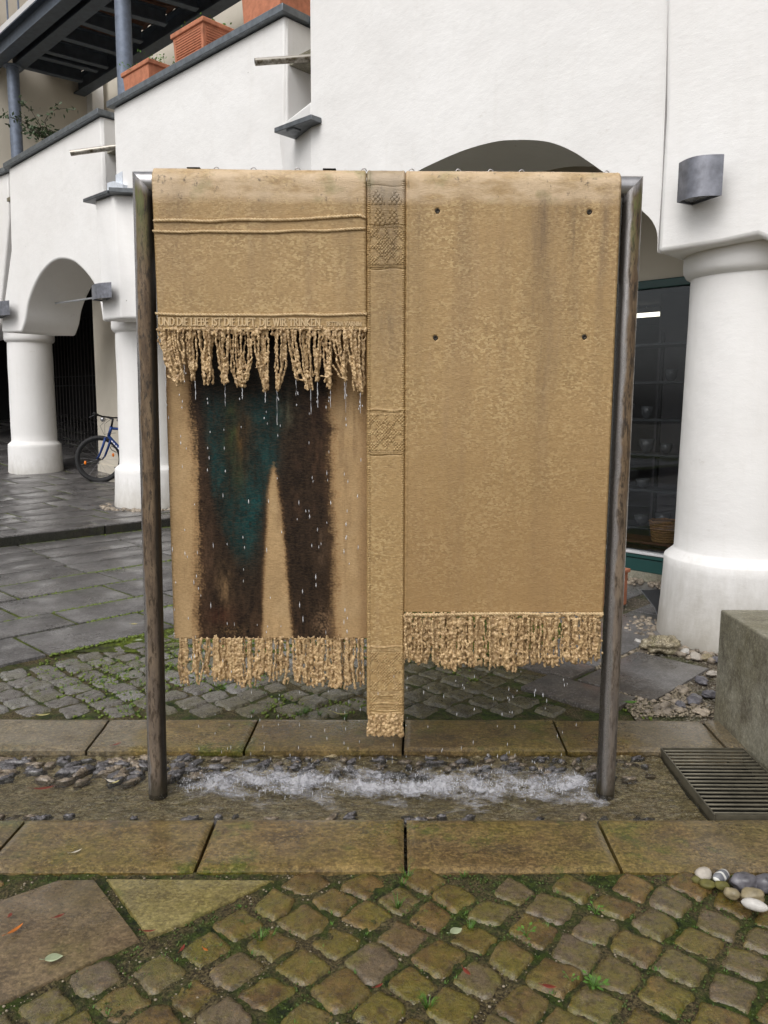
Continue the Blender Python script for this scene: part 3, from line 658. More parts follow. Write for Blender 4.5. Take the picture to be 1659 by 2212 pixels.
# back wall of the arcade, with the shop window
BW = np.array([2.234, 7.287])
def bwp(x, y, off=0.0): return onv(x, y, BW+NI[:2]*off, U2)
ub = np.array([U2[0], U2[1], 0])
def bwbox(name, s0, s1, z0, z1, mat, parent, o0=0.0, o1=.3, bevel=0):
    b = np.array([BW[0], BW[1], 0]); P = [b+ub*s0+NI*o0, b+ub*s1+NI*o0]
    P = [P[0]+[0, 0, z0], P[1]+[0, 0, z0], P[1]+[0, 0, z1], P[0]+[0, 0, z1]]
    m = MB(); m.prism(P, NI*(o1-o0)); return flip_fix(m.build(name, M[mat], parent, bevel=bevel))
def bw_s(x, y): p = bwp(x, y); return (p-np.array([BW[0], BW[1], 0])) @ ub, p[2]
wl = bw_s(201, 700)[0]
sillz = bw_s(1395, 1194)[1]; topz = bw_s(1430, 602)[1]
WS0, WS1 = -2.6, 1.25
bwbox('back_wall', wl, WS0, .0, 4.5, 'cream', bld)
bwbox('back_wall', WS0, WS1, topz, 4.5, 'cream', bld)
bwbox('back_wall', WS1, 6.0, 0, 4.5, 'cream', bld)
bwbox('plinth', WS0, WS1, -.05, .085, 'concrete', bld, -.03, .3)
bwbox('plinth', wl, WS0, .0, .42, 'cream', bld, -.03, 0)
win = empty('shop_window', (BW[0], BW[1], 0), 'tall dark shop window in a dark green frame behind the right column', 'window')
win_z = [(.085, .17), (.175, sillz-.035)]
bwbox('frame', WS0, WS1, .085, .205, 'green', win, -.02, .06, .006)
bwbox('frame', WS0, WS1, .210, sillz-.018, 'green', win, -.035, .06, .006)
bwbox('frame', WS0, WS1, topz-.075, topz-.003, 'green', win, -.02, .06, .006)
bwbox('frame', WS0, WS0+.08, sillz+.012, topz-.08, 'green', win, -.02, .06, .006)
bwbox('frame', WS1-.08, WS1, sillz+.012, topz-.08, 'green', win, -.02, .06, .006)
bwbox('sill', WS0, WS1, sillz-.014, sillz+.010, 'whitealu', win, -.045, .05, .004)
bwbox('pane', WS0+.083, WS1-.083, sillz+.013, topz-.079, 'glass', win, .018, .024)
# room behind the window
room = MB()
def rb(s0, s1, z0, z1, o0, o1):
    b = np.array([BW[0], BW[1], 0]); P = [b+ub*s0+NI*o0, b+ub*s1+NI*o0]; P = [P[0]+[0, 0, z0], P[1]+[0, 0, z0], P[1]+[0, 0, z1], P[0]+[0, 0, z1]]
    room.prism(P, NI*(o1-o0))
M['room'] = simple('dim_shop_interior', (.10, .095, .10), .9, 0, .1, 6, .1)
rb(-3.2, 2.8, -.05, 3.9, 4.2, 4.4); rb(-3.4, -3.2, -.05, 3.9, .3, 4.4); rb(2.8, 3.0, -.05, 3.9, .3, 4.4); rb(-3.4, 3.0, 2.72, 2.9, .31, 4.4); rb(-3.4, 3.0, -.1, .10, .31, 4.4)
flip_fix(room.build('shop_room', M['room'], bld))
pi_ = MB(); pc = onv(1468, 800, BW+NI[:2]*1.3, U2); pi_.box((pc[0], pc[1], 1.4), (.34, .3, 2.62), math.atan2(U2[1], U2[0])); pi_.build('reflection_pillar', M['pillar'], bld)  # added pillar, stands in for the pale column reflected in the pane
def bwat(s, z, o): return np.array([BW[0], BW[1], 0])+ub*s+NI*o+np.array([0, 0, z])
# shop ceiling lamp (lit)
lp = onv(1395, 681, BW+NI[:2]*2.1, U2)
t = empty('ceiling_lamp', (lp[0], lp[1], lp[2]), 'small lit tube lamp on the ceiling inside the shop window', 'lamp')
m = MB(); m.box(lp+[0, 0, .045], (.42, .14, .05), math.atan2(U2[1], U2[0])); m.build('housing', M['whitealu'], t)
m = MB(); m.box(lp, (.40, .12, .03), math.atan2(U2[1], U2[0])); m.build('tube', M['lit'], t)
if lp[2]+.07 < 2.72:
    m = MB(); m.tube([lp+[0, 0, .07], [lp[0], lp[1], 2.72]], .008, 6); m.build('rod', M['whitealu'], t)
# shelving inside, with bowls
shl = empty('display_shelf', tuple(bwat(0, .1, .55)), 'dark display shelves with pale glass bowls behind the shop window', 'shelf')
SHZ = [.42, .78, 1.12, 1.45, 1.80, 2.15]
for i, z in enumerate(SHZ):
    b = MB(); b.box(bwat(-.1, z, .55), (2.4, .34, .022), math.atan2(U2[1], U2[0])); b.build('shelf_board', M['glassware'] if 0 else M['darkboard'] if 'darkboard' in M else M['black'], shl)
for s in (-1.3, -.1, 1.1):
    b = MB(); b.box(bwat(s, 1.2, .73), (.03, .03, 2.2), math.atan2(U2[1], U2[0])); b.build('upright', M['blackmetal'], shl)
def bowl(c, r, h, name, lab, mat, grp='bowls and vases on the shop shelves'):
    m = MB(); prof = [(r*.35, 0), (r*.8, h*.35), (r, h), (r*.93, h), (r*.72, h*.42), (r*.02, h*.12)]
    m.lathe(c, prof, 18, cap=False); o = m.build(name, M[mat], None, smooth=True); tag(o, lab, 'bowl', grp); return o
bi = 0
for i, z in enumerate(SHZ[:5]):
    for k, s in enumerate(np.arange(-.55, .65, .21)):
        if RN.rand() < .35: continue
        r = .055+.02*RN.rand(); h = .06+.09*RN.rand()
        bowl(tuple(bwat(s+.03*RN.rand(), z+.012, .50+.05*RN.rand())), r, h, 'bowl', 'pale glass %s, number %s from the left on the %s display shelf' % ('vase' if h > .1 else 'bowl', ('one', 'two', 'three', 'four', 'five', 'six')[k], ('lowest', 'second lowest', 'middle', 'second highest used', 'highest used')[i]), 'glassware')
# slatted wooden bench and basket at the window foot
bn = empty('slatted_bench', tuple(bwat(-.2, .1, .25)), 'low bench of reddish wooden slats inside the shop window foot', 'bench')
for k in range(6):
    b = MB(); b.box(bwat(-.2, .335+.0*k, .12+.055*k), (2.2, .042, .02), math.atan2(U2[1], U2[0])); b.build('slat', M['wood'], bn)
for k in range(3):
    b = MB(); b.box(bwat(-.2, .22+.045*k, .45), (2.2, .02, .036), math.atan2(U2[1], U2[0])); b.build('slat', M['wood'], bn)
for s in (-1.2, .8):
    b = MB(); b.box(bwat(s, .21, .27), (.05, .3, .22), math.atan2(U2[1], U2[0])); b.build('leg', M['wood'], bn)
bc = onv(1434, 1190, BW+NI[:2]*.22, U2)
def basket():
    m = MB(); z0 = .346; c = np.array([bc[0], bc[1], z0])
    for lv in range(9):
        n = 20; a = np.arange(n+1)*2*math.pi/n; r = .105+.004*lv
        m.tube(np.stack([c[0]+r*np.cos(a), c[1]+r*np.sin(a), np.full(n+1, z0+.012+.022*lv)+.004*np.sin(a*7+lv*3)], 1), .0115, 5, False)
    m.lathe(c, [(.10, .0), (.105, .19)], 16)
    o = m.build('wicker_basket', M['wicker'], None, smooth=True); tag(o, 'light brown wicker basket standing on the bench behind the shop window', 'basket')
basket()
# arcade ceiling and slab, upper storey behind the terrace
m = MB(); b0 = np.array([PR[0], PR[1], 0])+NI*.94
def sl(s0, s1, o0, o1, z0, z1, mb):
    P = [np.array([PR[0], PR[1], 0])+ub*s0+NI*o0, np.array([PR[0], PR[1], 0])+ub*s1+NI*o0]
    P = [P[0]+[0, 0, z0], P[1]+[0, 0, z0], P[1]+[0, 0, z1], P[0]+[0, 0, z1]]; mb.prism(P, NI*(o1-o0))
sl(-24, 7, 1.15, 2.15, 4.25, 4.45, m); sl(-24, 7, .6, 3.2, 4.75, 4.95, m); flip_fix(m.build('arcade_ceiling', M['cream'], bld))
# dark passage behind the far-left arches
pz = MB()
far = np.array([BW[0], BW[1], 0])+ub*wl
def pbox(c0, size, rz=math.atan2(U2[1], U2[0])): pz.box(c0, size, rz)
pbox(far+NI*3.4-ub*4+[0, 0, 2.2], (12, .3, 5.4)); pbox(far+NI*1.7+ub*.10+[0, 0, 2.2], (.2, 3.3, 5.4)); pbox(far-ub*9+NI*1.4+[0, 0, 2.2], (.3, 4.6, 5.4)); pbox(far-ub*4.3+NI*1.5+[0, 0, 4.0], (9.4, 4.4, .3))
pz.build('passage', M['darkwall'], bld)

# iron fence across the passage
fe = empty('iron_fence', tuple(far+NI*.7-ub*3+[0, 0, .4]), 'thin iron bar fence in front of the dark passage behind the left column', 'fence')
FP = far[:2]+NI[:2]*1.0
fz0 = onv(160, 962, FP, U2)[2]; fz1 = fz0+2.9
s_r = 0.0
m = MB()
for k in range(34):
    p = np.array([FP[0], FP[1], 0])-ub*(.05+.175*k); 
    b = MB(); b.tube([p+[0, 0, fz0], p+[0, 0, fz1]], .009, 6); b.build('bar', M['fencebar'] if 'fencebar' in M else M['silver'], fe)
for z in (fz0+.12, fz0+1.35, fz0+1.55, fz1-.1):
    b = MB(); b.beam(np.array([FP[0], FP[1], z]), np.array([FP[0], FP[1], z])-ub*5.8, .02, .014); b.build('rail', M['blackmetal'], fe)

# ------------------------------------------------------------------ terrace: steel balcony, upper walls, planters
ZB = 7.55
def onp(x, y, z=ZB): return onz(x, y, z)
oa = onp(40, 146); ob = onp(221, 0); dirO = (ob-oa)/np.linalg.norm(ob-oa)
ia = onp(171, 206); ib = onp(500, 0); dirI = (ib-ia)/np.linalg.norm(ib-ia)
bal = empty('steel_balcony', (oa[0], oa[1], 0), 'dark grey steel balcony with rusty deck high at the upper left', 'balcony')
def ibeam(a, b, h=.32, wd=.22, name='beam', ribs=False):
    m = MB(); z = np.array([0, 0, 1.0]); m.beam(a+z*.012, b+z*.012, wd, .024); m.beam(a+z*(h-.012), b+z*(h-.012), wd, .024); m.beam(a+z*h/2, b+z*h/2, .018, h-.05)
    return m.build(name, M['beam'], bal)
Z = np.array([0, 0, 1.0])
d2 = dirO; sideO = np.array([d2[1], -d2[0], 0])
OFB = abs((onp(0, 133)-oa) @ sideO)
ibeam(oa-d2*.25, oa+d2*6); ibeam(oa-d2*3.2+sideO*OFB, oa+d2*6+sideO*OFB)
ibeam(ia-dirI*.02, ia+dirI*8, .30, .22)
def lerp_line(a, b, t): return a+(b-a)*t
for (pa, pb) in (((46, 149), (171, 180)), ((70, 124), (205, 158)), ((82, 112), (227, 150)), ((120, 83), (256, 122)), ((163, 50), (300, 95)), ((205, 18), (352, 58)), ((262, -22), (420, 25)), ((330, -70), (500, -15))):
    a = onp(*pa); b = onp(*pb); d = (b-a)/np.linalg.norm(b-a); ibeam(a+Z*.03, b+d*.05+Z*.03, .24, .13, 'cross_beam')
# corrugated deck
P4 = [oa-d2*3.0+sideO*(-.6), oa+d2*6.5-sideO*.6, ia+dirI*8.5, ia-dirI*.4]
m = MB(); dk = []
A0, A1, B0, B1 = oa-d2*.1-sideO*.05, oa+d2*6.5-sideO*.05, ia-dirI*.35-sideO*-.1, ia+dirI*8.5
nx, ny = 160, 12; V = []
for side, zz in ((0, .33), (1, .36)):
    pass
for j in range(ny):
    for i in range(nx):
        a = A0+(A1-A0)*i/(nx-1); b = B0+(B1-B0)*i/(nx-1); p = a+(b-a)*j/(ny-1)
        V.append([p[0], p[1], ZB+.34+.018*math.sin(i*1.3)])
m.grid(V, nx, ny); m.build('deck', M['deckwood'], bal)
OFF_ = abs((onp(0, 72, ZB+.45)-oa) @ sideO)
m = MB(); m.beam(A0+sideO*(OFF_/2)+Z*.40-d2*3, A1+sideO*(OFF_/2)+Z*.40, OFF_, .06); m.build('deck_edge', M['deckwood'], bal)
m = MB(); m.beam(oa-d2*4+sideO*OFF_+Z*.45, oa+d2*6+sideO*OFF_+Z*.45, .05, .15); m.build('fascia', M['whitealu'], bal, bevel=.005)
rl = MB(); rl.tube([oa-d2*4+sideO*OFF_+Z*1.05, oa+d2*6+sideO*OFF_+Z*1.05], .03, 8); rl.build('handrail', M['post'], bal)
for k in range(18):
    p = oa-d2*4+sideO*OFF_+d2*.5*k; b = MB(); b.tube([p+Z*.53, p+Z*1.05], .016, 6); b.build('baluster', M['post'], bal)
def spost(x0, y0, x1, y1, r):
    pa = onp(x0, y0); p2 = np.array([pa[0], pa[1]])
    d = ray(x1, y1)[:2]; 
    m = MB(); m.lathe((pa[0], pa[1], 4.9), [(r, 0), (r, ZB-4.9-.02)], 28); m.lathe((pa[0], pa[1], ZB-.022), [(r*1.5, 0), (r*1.5, .02)], 28)
    o = m.build('post', M['post'], bal, smooth=True); smooth_by_angle(o)
spost(27, 143, 38, 340, .105)
m_ = onv(266, 40, online(262, 100)+NI[:2]*.75, U2)
m = MB(); m.lathe((m_[0], m_[1], 4.9), [(.112, 0), (.112, ZB+.3-4.9)], 28); o = m.build('post', M['post'], bal, smooth=True); smooth_by_angle(o)
# upper walls behind the balcony
K = np.array([ia[0], ia[1], 0])+NI*.15
m = MB(); m.beam(K+ub*-.10+NI*.2+[0, 0, 7.6], K-ub*.10-NI*7.5+[0, 0, 7.6], .2, 6.0); m.build('upper_wall', M['cream'], bld)
m = MB(); m.beam(K+NI*.45-ub*.2+[0, 0, 7.6], K+NI*.45+ub*14+[0, 0, 7.6], .2, 6.0); m.build('upper_wall', M['cream'], bld)
m = MB(); m.box(K+ub*.12+NI*.12+[0, 0, 7.0], (.24, .24, 4.6), math.atan2(U2[1], U2[0])); m.build('upper_wall', M['plaster'], bld, bevel=.01)
m = MB(); sl(-26, -3.9, .28, 4.5, 4.96, 5.02, m); flip_fix(m.build('terrace_floor', M['concrete'], bld))
m = MB(); m.box((oa+ob)[:3]/2-sideO*16+np.array([-6, 6, 3]), (26, .4, 16), math.atan2(U2[1], U2[0])+.3); o = m.build('neighbouring_building', M['cream'], None); tag(o, 'grey plastered neighbouring facade behind the balcony railing at upper left', 'building')

# planters on the coping
def planter(x0, x1, y0, y1, hpx, lab, saucer_px=8, ribs=False, depth=.28):
    """front lower edge runs from (x0,y0) to (x1,y1) in photograph units on the coping line"""
    pl = S2-NW[:2]*.0
    a = onv(x0, y0, pl, UW); b = onv(x1, y1, pl, UW)
    L = np.linalg.norm((b-a)[:2]); base = (a+b)/2
    t = empty('planter', (base[0], base[1], min(a[2], b[2])), lab, 'planter', 'terracotta planters on the wall coping')
    du = (b-a)/np.linalg.norm(b-a); du_h = np.array([UW[0], UW[1], 0])
    h = .26*hpx/48.
    # the boxes sit on the sloping coping and follow it
    V0 = np.array([a, b, b+NW*depth, a+NW*depth]); up_ = np.array([0, 0, 1.0])
    s = MB(); c = V0.mean(0)
    def ring(k, z): return [c+(v-c)*k+up_*z for v in V0]
    r1 = ring(1.06, 0)+ring(1.12, .045); s.add(r1, [(3, 2, 1, 0), (0, 1, 5, 4), (1, 2, 6, 5), (2, 3, 7, 6), (3, 0, 4, 7), (4, 5, 6, 7)]); s.build('saucer', M['terra_dark'], t, bevel=.008)
    s = MB(); z0 = .05
    R = [ring(.93, z0), ring(.99, h-.055), ring(1.06, h-.05), ring(1.07, h), ring(.97, h), ring(.96, h-.05)]
    V = [p for r in R for p in r]; F = [(3, 2, 1, 0)]
    for i in range(5):
        for j in range(4): F.append((i*4+j, i*4+(j+1) % 4, (i+1)*4+(j+1) % 4, (i+1)*4+j))
    s.add(V, F)
    bx = s.build('box', M['terracotta'], t, bevel=.008)
    if ribs:
        for k in range(11):
            z = z0+.02+(h-.11)*k/10.; q1 = ring(.95+.05*k/10.*.8, z)
            rb_ = MB()
            for j in (0, 1): 
                p_, q_2 = q1[j], q1[(j+1) % 4]; rb_.tube([p_+(q_2-p_)*.08, p_+(q_2-p_)*.92], .006, 6)
            rb_.build('rib', M['terracotta'], t)
    s = MB(); q4 = ring(.955, h-.045); s.add(q4, [(0, 1, 2, 3)]); s.build('soil', M['soil'], t)
    # sparse seedlings
    s = MB()
    for k in range(34):
        uu, vv = RN.rand(), RN.rand(); p = V0[0]+(V0[1]-V0[0])*uu+(V0[3]-V0[0])*vv; p = p+up_*(h-.05)
        hh = .05+.10*RN.rand(); tip = p+np.array([.05*RN.randn(), .05*RN.randn(), hh]); s.tube([p, (p+tip)/2+[.01, 0, 0], tip], [.003, .0025, .001], 4)
        for q_i in range(4):
            c0 = tip+np.array([.03*RN.randn(), .03*RN.randn(), .015*RN.randn()]); a_ = RN.randn(3); a_ /= np.linalg.norm(a_); b_ = np.cross(a_, RN.randn(3)); b_ /= np.linalg.norm(b_)
            s.add([c0-a_*.018, c0+b_*.010, c0+a_*.018, c0-b_*.010], [(0, 1, 2, 3)])
    s.build('seedlings', M['leaf_green'], t)['kind'] = 'stuff'
    return t
cx_ = lambda x: 225.6+(x-235)*(17.9-225.6)/(612.8-235)
planter(266, 322, cx_(266)+2, cx_(322)+2, 52, 'lowest and smallest terracotta planter box on the sloping coping', depth=.45)
planter(374, 440, cx_(374)+2, cx_(440)+2, 70, 'ribbed terracotta planter box in the middle of the sloping coping', ribs=True, depth=.50)
planter(521, 606, cx_(521)+2, cx_(606)+2, 88, 'topmost terracotta planter box at the end of the coping beside the big wall', depth=.50)
# trailing plant by the upper terrace
def shrub(x, y, lab):
    b = onv(x, y, S3+NI[:2]*.45, U2); t = empty('shrub', tuple(b), lab, 'plant'); st = MB(); lf = MB()
    for k in range(13):
        az = RN.rand()*6.28; L = .35+.75*RN.rand(); pts = [b]; d = np.array([math.cos(az)*.55-.15*ub[0], math.sin(az)*.55, 1.0]); p = b.copy()
        for i in range(7):
            p = p+d/np.linalg.norm(d)*L/7; d = d+np.array([.25*RN.randn(), .25*RN.randn(), -.18]); pts.append(p.copy())
            for _ in range(5):
                c0 = p+RN.randn(3)*.045; a_ = RN.randn(3); a_ /= np.linalg.norm(a_); b_ = np.cross(a_, RN.randn(3)); b_ /= np.linalg.norm(b_); lf.add([c0-a_*.04, c0+b_*.018, c0+a_*.04, c0-b_*.018], [(0, 1, 2, 3)])
        st.tube(pts, np.linspace(.008, .003, len(pts)), 5)
    st.build('stems', M['soil'], t); lf.build('leaves', M['plant'], t)
shrub(112, 318, 'straggly green plant growing above the coping at the upper left')

# wall lamps
def lamp(L, Rr, B, yt, p, u, out, bulge, lab):
    """fan-shaped lamp: the back corner B touches the wall, the curved front spans L..R"""
    nn = np.array([-u[1], u[0], 0.0]); po = p-nn[:2]*out
    l_ = onv(*L, po, u); r_ = onv(*Rr, po, u); bb = onv(*B, p, u); z0 = l_[2]; h = onv(L[0], yt, po, u)[2]-z0; r_[2] = z0; bb[2] = z0
    mid = (l_+r_)/2; t = empty('wall_lamp', tuple(bb), lab, 'lamp', 'zinc wall lamps on the arcade piers')
    n = 14; fr = [l_+(r_-l_)*i/n-nn*bulge*math.sin(math.pi*i/n) for i in range(n+1)]
    outer = fr+[bb]; cen = np.mean(outer, 0); k = len(outer); V = outer+[v+np.array([0, 0, h]) for v in outer]
    inn = [cen+(v-cen)*.93 for v in outer]; V += inn+[v+np.array([0, 0, h-.02]) for v in inn]
    F = [(i, (i+1) % k, (i+1) % k+k, i+k) for i in range(k)]+[tuple(range(k, 2*k))]
    F += [((i+1) % k, i, i+2*k, (i+1) % k+2*k) for i in range(k)]+[((i+1) % k+2*k, i+2*k, i+3*k, (i+1) % k+3*k) for i in range(k)]+[tuple(range(3*k, 4*k))]
    m = MB(); m.add(V, F); o = m.build('housing', M['lampgrey'], t); flip_fix(o); smooth_by_angle(o, 40)
    m = MB(); m.add([v+np.array([0, 0, .012]) for v in inn], [tuple(range(k))]); m.build('diffuser', M['glassware'], t)
    m = MB(); m.box(bb+nn*.006+np.array([0, 0, h/2]), (.12, .03, h*.8), math.atan2(u[1], u[0])); m.build('back_plate', M['lampgrey'], t)
    return t
lamp((1462, 438), (1558.5, 436), (1495, 445.5), 353, SB, UW, .13, .07, 'grey zinc half-round wall lamp on the white pier at the right')
lamp((199, 649), (242, 649), (226, 652), 617, S2-NI[:2]*.10, UW, .18, .06, 'grey zinc wall lamp on the pier behind the fountain left pole')
lamp((-24, 687), (22, 687), (4, 690), 657, S4+U2*4.4, UW, .18, .06, 'grey zinc wall lamp cut by the left edge of the photo')
# tie rod across the far arch
a = onv(100, 658, S3+NI[:2]*.5, UW); b = onv(222, 641, S3+NI[:2]*.2, UW)
m = MB(); m.tube([a, b], .014, 8); o = m.build('tie_rod', M['silver'], bld)

# ------------------------------------------------------------------ ground
C46, S46 = math.cos(R_(46.3)), math.sin(R_(46.3))
E1 = np.array([C46, S46]); E2 = np.array([-S46, C46])       # along the slab rows / across them
def sn(s, n): return E1*s+E2*n
YB0, YB1, YF0, YF1 = 2.565, 2.915, 3.535, 3.905             # kerb edges: front kerb front/back, back kerb front/back
TILT = .0125
def yk(x, y): return y+x*TILT
# base sheet reaching far out
m = MB(); m.add([[-60, -30, -.10], [60, -30, -.10], [60, 90, -.10], [-60, 90, -.10]], [(0, 1, 2, 3)])
tag(m.build('ground', M['gravel']), kind='structure')
def sheet(name, x0, x1, y0, y1, step, mat, amp, z0, sc=14, hole=None, bed=None):
    nx = int((x1-x0)/step)+1; ny = int((y1-y0)/step)+1
    X, Y = np.meshgrid(np.linspace(x0, x1, nx), np.linspace(y0, y1, ny)); P = np.stack([X*sc, Y*sc, X*0], -1)
    Zz = z0+amp*fbm(P, 4, 3)+amp*.6*np.abs(vnoise(P*3.1, 9))
    V = np.stack([X, Y, Zz], -1).reshape(-1, 3); m = MB(); m.grid(V, nx, ny); return tag(m.build(name, M[mat], smooth=True), kind='structure')
sheet('moss_ground', -2.2, 2.2, 1.5, 2.57, .008, 'joint', .009, -.018, 26)
sheet('moss_ground', -3.8, 1.32, 3.90, 6.3, .020, 'joint', .008, -.020)
sheet('moss_ground', -8.5, 1.4, 5.0, 11.4, .045, 'mossjoint', .004, -.012)
sheet('gravel_ground', 1.30, 5.5, 5.0, 11.5, .06, 'gravel', .006, -.014)
sheet('gravel_ground', 1.30, 2.9, 3.89, 5.6, .016, 'gravel', .014, -.016, 22)

def slab_mesh(m, poly, z, th=.06, jit=.0, tilt=0.0, rnd=.006, zfun=None):
    """one slab: polygon with a rounded arris"""
    P = np.array(poly, float); c = P.mean(0); n = len(P)
    area = sum(P[i][0]*P[(i+1) % n][1]-P[(i+1) % n][0]*P[i][1] for i in range(n))
    if area < 0: P = P[::-1]
    def inset(d):
        out = []
        for i in range(n):
            a, b, cc = P[i-1], P[i], P[(i+1) % n]; e1 = (b-a)/(np.linalg.norm(b-a)+1e-9); e2 = (cc-b)/(np.linalg.norm(cc-b)+1e-9)
            n1 = np.array([-e1[1], e1[0]]); n2 = np.array([-e2[1], e2[0]]); bis = n1+n2; bis /= (bis @ n1)+1e-9; out.append(b+bis*d)
        return np.array(out)
    tx, ty = RN.randn(2)*tilt; zz = z+RN.randn()*jit
    V = []; 
    for d, dz in ((0, -th), (0, -rnd), (rnd*.35, -rnd*.3), (rnd, 0)):
        for q in inset(d): V.append([q[0], q[1], zz+dz+(q[0]-c[0])*tx+(q[1]-c[1])*ty+((zfun(q[0], q[1])-z) if zfun else 0)])
    F = [(k*n+i, k*n+(i+1) % n, (k+1)*n+(i+1) % n, (k+1)*n+i) for k in range(3) for i in range(n)]+[tuple(range(3*n, 4*n))]
    m.add(V, F)
def rows(m, bounds, s0, s1, length, zfun, gap=.018, clip=None, jit=.002, tilt=.002, starts=None):
    for r in range(len(bounds)-1):
        n0, n1 = bounds[r]+gap/2, bounds[r+1]-gap/2
        s = starts[r] if starts is not None and starts[r] is not None else s0+RN.rand()*length
        while s > s0: s -= length
        while s < s1:
            L = length*(.8+.4*RN.rand()) if starts is None or starts[r] is None else length
            poly = [sn(s+gap/2, n0), sn(s+L-gap/2, n0), sn(s+L-gap/2, n1), sn(s+gap/2, n1)]; c = np.mean(poly, 0)
            if clip is None or clip(c, poly): slab_mesh(m, poly, zfun(c[0], c[1]), .07, jit, tilt, zfun=zfun)
            s += L
# grey slabs between the cobbles and the raised paving
m = MB()
left_ok = lambda c, p: c[0] > -9 and (c[0] < 1.0 or c[1] > 5.2)
rows(m, [4.93, 5.49, 5.93, 6.525, 7.09], -1.6, 7.5, .93, lambda x, y: 0.0, .030, left_ok, starts=[2.08, 2.54, 2.32, 3.47])
rows(m, [7.09, 7.58, 8.07, 8.56, 9.03], -1.2, 9, 1.02, lambda x, y: .0, .026, left_ok, starts=[3.39, 3.43, 3.48, 3.52])
o = m.build('paving_slabs', M['slab_grey']); smooth_by_angle(o); tag(o, kind='structure')
# slabs at the right, near the right column
m = MB()
for (s0, s1, n0, n1) in ((4.03, 4.77, 1.81, 2.28), (3.70, 4.00, 1.90, 2.45), (4.33, 5.15, 2.32, 2.80), (4.02, 4.30, 2.32, 2.80)):
    slab_mesh(m, [sn(s0, n0), sn(s1, n0), sn(s1, n1), sn(s0, n1)], .006, .05, 0, .001)
rows(m, [2.99, 3.5, 4.0, 4.5, 5.0], 4.2, 9.0, .95, lambda x, y: .004, .02, lambda c, p: c[0] > .9 and c[1] > 4.6)
rows(m, [2.32, 2.8], 5.17, 9.0, .95, lambda x, y: .004, .02)
o = m.build('paving_slabs', M['slab_dry']); smooth_by_angle(o); tag(o, kind='structure')
# raised paving in front of and under the arcade (left)
KN = 9.04
m = MB()
def up_ok(c, p): return c[0] < 3.5 and c[1] < 30
rows(m, [KN+.42, KN+.9, KN+1.38, KN+1.9, KN+2.4, KN+2.95, KN+3.5, KN+4.1, KN+4.7, KN+5.4, KN+6.2, KN+7, KN+8, KN+9, KN+10, KN+12, KN+14, KN+17], -6, 16, 1.0, lambda x, y: zf(x, y), .032, up_ok, .002, .0015)
o = m.build('paving_slabs', M['slab_grey']); smooth_by_angle(o); tag(o, kind='structure')
m = MB(); 
s = -3.0
while s < 9.5:
    slab_mesh(m, [sn(s+.006, KN), sn(s+1.25, KN), sn(s+1.25, KN+.405), sn(s+.006, KN+.405)], .118, .16, .002, .001, .012); s += 1.262
o = m.build('kerb', M['slab_grey']); smooth_by_angle(o); tag(o, kind='structure')
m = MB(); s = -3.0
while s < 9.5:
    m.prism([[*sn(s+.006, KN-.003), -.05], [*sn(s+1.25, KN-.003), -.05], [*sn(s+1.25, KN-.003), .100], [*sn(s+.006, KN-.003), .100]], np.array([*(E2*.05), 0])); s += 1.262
tag(flip_fix(m.build('kerb_face', M['step'])), kind='structure')  # step front in a stone colour much darker than the kerb top
nx, ny = 120, 160; V = []
for j in range(ny):
    for i in range(nx):
        q = sn(-8+26*i/(nx-1), KN+.02+24*j/(ny-1)); V.append([q[0], q[1], zf(q[0], q[1])-.008])
m = MB(); m.grid(V, nx, ny); tag(m.build('moss_ground', M['mossjoint'], smooth=True), kind='structure')

# kerb stones in front of and behind the channel
def kerb_line(y0, y1, cuts, name, mat, z=0.0):
    m = MB()
    for (a0, a1), (b0, b1) in zip(cuts[:-1], cuts[1:]):
        g = .006
        # inner grid with a softly uneven top
        nx, ny = 46, 18; u_ = np.linspace(0, 1, nx); v_ = np.linspace(0, 1, ny); Uu, Vv = np.meshgrid(u_, v_)
        xl = (a0+g)+((a1+g)-(a0+g))*Vv; xr = (b0-g)+((b1-g)-(b0-g))*Vv; X = xl+(xr-xl)*Uu; Y = y0+(y1-y0)*Vv
        edge = np.minimum(np.minimum(Uu*(b0-a0), (1-Uu)*(b0-a0)), np.minimum(Vv*(y1-y0), (1-Vv)*(y1-y0)))
        Zt = z-.010*np.exp(-edge/.008)+.004*fbm(np.stack([X*5, Y*5, X*0+z], -1), 3, 2)+RN.randn()*.0015
        Y2 = Y+X*TILT; Vt = np.stack([X, Y2, Zt], -1).reshape(-1, 3); m.grid(Vt, nx, ny)
        idx = [i for i in range(nx)]+[nx*(j+1)-1 for j in range(1, ny)]+[nx*ny-1-i for i in range(1, nx)]+[nx*(ny-1-j) for j in range(1, ny-1)]
        ring = Vt[idx]; low = ring.copy(); low[:, 2] = z-.11; k = len(idx); m.add(np.concatenate([ring, low]), [(i, i+k, (i+1) % k+k, (i+1) % k) for i in range(k)])
    o = m.build(name, M[mat]); smooth_by_angle(o, 50); return tag(o, kind='structure')
def xcut(xa, ya, xb, yb): return (onz(xa, ya)[0], onz(xb, yb)[0])
kerb_line(YB0, YB1, [(-2.9, -2.9), (-1.95, -1.95), xcut(0, 1830, 52, 1772), xcut(417, 1888, 465, 1770), xcut(877, 1883, 875, 1765.5), xcut(1347, 1885, 1289.6, 1765.5), (1.62, 1.66), (2.7, 2.7)], 'kerb', 'kerb_olive')
kerb_line(YF0, YF1, [(-3.4, -3.4), (-2.35, -2.35), xcut(183, 1621.7, 234.4, 1553), xcut(526, 1620, 556.7, 1555.5), xcut(870, 1618, 873.6, 1549), xcut(1222, 1614.5, 1191.6, 1546.5), xcut(1566.7, 1610.6, 1511, 1547), (1.72, 1.74)], 'kerb', 'kerb_olive')
